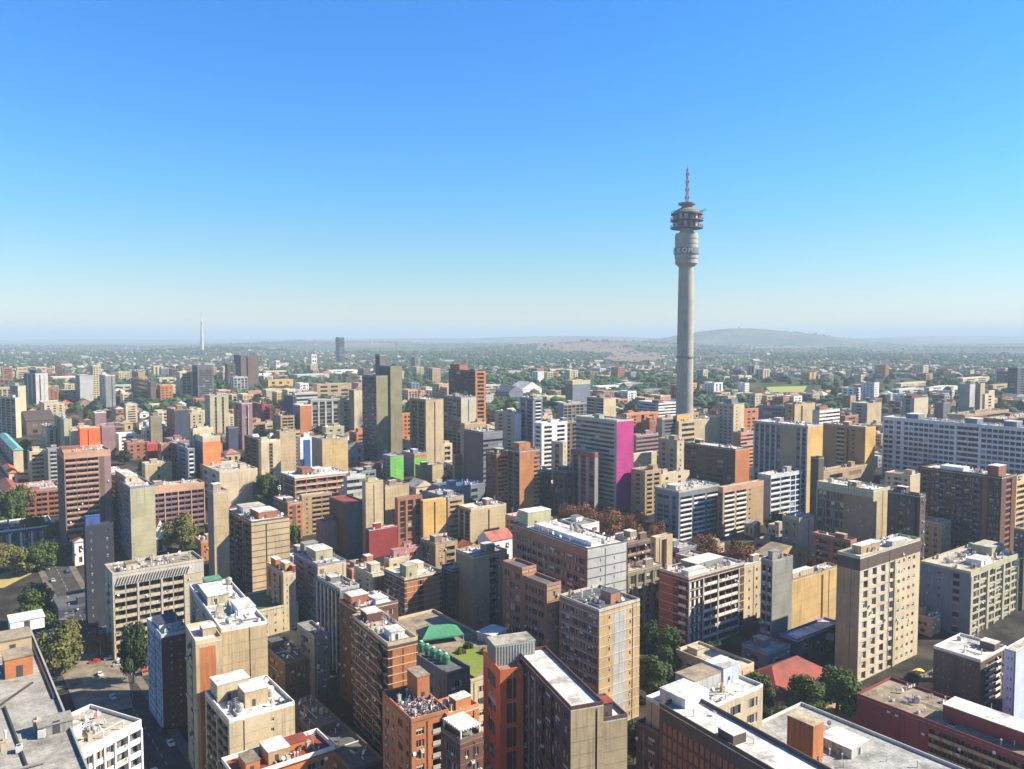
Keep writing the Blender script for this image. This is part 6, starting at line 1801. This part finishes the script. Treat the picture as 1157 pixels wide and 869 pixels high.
rv = random.Random(12)
for (q0, D, t0, t1, lab, grp) in ((c0, A0, -10, 175, 'car parked in deep shade along the canyon street', 'cars along the canyon street'), (c1s, A0, -50, 200, 'car parked along the shaded street by the balcony block', 'cars along the shaded street')):
    t = t0
    while t < t1:
        if rv.random() < .6:
            sd = rv.choice((-1, 1)) * 4.1
            vehicle('car', rv.choice((WHT, SIL, BLK, SIL, WHT, BLU)), lab, along(along(q0, D, t), B0, sd), hA + rv.choice((0, math.pi)))['group'] = grp
        t += rv.uniform(7, 13)
def person(p, heading, shirt, trousers, label, stride=.16, arm=.1, z=.2):
    root = empty('person', (p[0], p[1], ground_z(p[0], p[1]) + z), label, 'person', rz=heading)
    J = [(0, 0, .95), (0, 0, 1.18), (0, 0, 1.42), (0, 0, 1.52), (0, -.02, 1.66), (0, -.01, 1.74),
         (-.10, 0, .9), (-.11, -stride, .5), (-.11, -stride * .7, .07), (-.11, -stride * .7 - .16, .03),
         (.10, 0, .9), (.11, stride * .6, .5), (.11, stride * 1.3, .08), (.11, stride * 1.3 - .16, .03),
         (-.19, 0, 1.40), (-.25, arm, 1.14), (-.27, arm * .4, .88), (.19, 0, 1.40), (.25, -arm, 1.14), (.27, -arm * 2.2, .9)]
    E = [(0, 1), (1, 2), (2, 3), (3, 4), (4, 5), (0, 6), (6, 7), (7, 8), (8, 9), (0, 10), (10, 11), (11, 12), (12, 13), (2, 14), (14, 15), (15, 16), (2, 17), (17, 18), (18, 19)]
    RD = [.14, .13, .15, .06, .095, .075, .095, .065, .045, .04, .095, .065, .045, .04, .06, .045, .035, .06, .045, .035]
    me = bpy.data.meshes.new('body'); me.from_pydata(J, E, [])
    tmp = bpy.data.objects.new('body', me); COL.objects.link(tmp)
    sk = tmp.modifiers.new('skin', 'SKIN')
    for i, r in enumerate(RD): me.skin_vertices[0].data[i].radius = (r, r * (.75 if i < 3 else 1))
    me.skin_vertices[0].data[0].use_root = True
    ss = tmp.modifiers.new('sub', 'SUBSURF'); ss.levels = ss.render_levels = 2
    dg = bpy.context.evaluated_depsgraph_get()
    fin = bpy.data.meshes.new_from_object(tmp.evaluated_get(dg))
    bpy.data.objects.remove(tmp)
    skin = flat_mat((.16, .085, .05), .6)
    fin.materials.clear()
    for mm in (skin, flat_mat(shirt, .85), flat_mat(trousers, .85)): fin.materials.append(mm)
    for f in fin.polygons:
        c = f.center
        f.material_index = 0 if c.z > 1.47 or c.z < .06 or (abs(c.x) > .2 and c.z < 1.0) else 1 if c.z > .95 else 2
        f.use_smooth = True
    bo = bpy.data.objects.new('body', fin); COL.objects.link(bo); bo.parent = root
    m = MB(); m.lathe([(.0, 1.80), (.07, 1.785), (.105, 1.72), (.108, 1.66), (.09, 1.64)], 14, (0, .015, 0)); m.build('hair', flat_mat((.015, .012, .01), .8), root, True)
    m = MB()
    for x in (-.035, .035): m.box(x - .012, x + .012, -.118, -.1, 1.672, 1.69)
    m.box(-.012, .012, -.135, -.105, 1.635, 1.67); m.box(-.03, .03, -.112, -.095, 1.61, 1.62); m.build('face', flat_mat((.05, .03, .02), .6), root)
    return root
person(gp(952, 803), .6, (.05, .05, .06), (.03, .03, .04), 'person in black walking under the largest plaza tree')
person(gp(956, 802), 2.2, (.4, .38, .35), (.04, .04, .06), 'person in a pale shirt walking beside the one in black')
person(gp(948, 806), 1.4, (.10, .03, .03), (.03, .03, .04), 'person in a dark red top near the tree trunk on the plaza')
person(gp(1044, 768), .2, (.6, .6, .58), (.04, .05, .12), 'person in a white shirt beside the yellow stall')
person(gp(1050, 767), 3.0, (.03, .04, .10), (.02, .02, .03), 'person in dark blue on the orange paving past the stall')
person(gp(1056, 769), 1.2, (.5, .1, .06), (.03, .03, .03), 'person in an orange top at the edge of the plaza')

def stall(p, c, label, rz):
    root = empty('market_stall', (p[0], p[1], ground_z(p[0], p[1]) + .2), label, 'stall', rz=rz)
    m = MB(); m.poly([Vector((-2, -1.6, 2.2)), Vector((2, -1.6, 2.2)), Vector((1.8, 0, 2.9)), Vector((-1.8, 0, 2.9))]); m.poly([Vector((2, 1.6, 2.2)), Vector((-2, 1.6, 2.2)), Vector((-1.8, 0, 2.9)), Vector((1.8, 0, 2.9))])
    m.build('canopy', flat_mat(c, .6), root)
    m = MB(); m.box(-1.8, 1.8, -1.3, -.5, .75, .85); m.box(-1.7, 1.7, -1.25, -.55, 0, .74); m.build('counter', flat_mat((.35, .24, .14)), root)
    for x in (-1.85, 1.85):
        for y in (-1.5, 1.5):
            m = MB(); m.tube((x, y, 0), (x, y, 2.22), .05, .05, 6); m.build('post', flat_mat((.4, .4, .4)), root)
stall(gp(1037, 765), (.70, .48, .04), 'yellow canopied stall at the foot of the tall tan block', hB)
stall(gp(166, 762), (.50, .05, .05), 'red canopied stall beside the conifer like tree', hB)
stall(gp(1063, 762), (.62, .22, .05), 'orange canopied stall beside the white roofed brown block', hB)
def lamp(p, label, rz):
    root = empty('street_lamp', (p[0], p[1], ground_z(p[0], p[1]) + .19), label, 'street lamp', rz=rz)
    m = MB(); m.tube((0, 0, 0), (0, 0, 8.6), .11, .07, 8); m.tube((0, 0, 8.5), (1.8, 0, 9.1), .06, .05, 6); m.build('pole', flat_mat((.35, .35, .35), .5), root)
    m = MB(); m.obox(Vector((1.5, -.18, 9.0)), Vector((.9, 0, .1)), Vector((0, .36, 0)), Vector((0, 0, .14))); m.build('lamp_head', flat_mat((.5, .5, .5), .4), root)
lamp(gp(114, 745), 'street lamp behind the red parked car', hA)
lamp(gp(150, 790), 'street lamp on the shaded kerb under the gridded narrow block', hB)
lamp(gp(98, 800), 'street lamp at the edge of the sandy forecourt', hA)
lamp(gp(1000, 782), 'street lamp on the plaza before the tall tan block', hB)
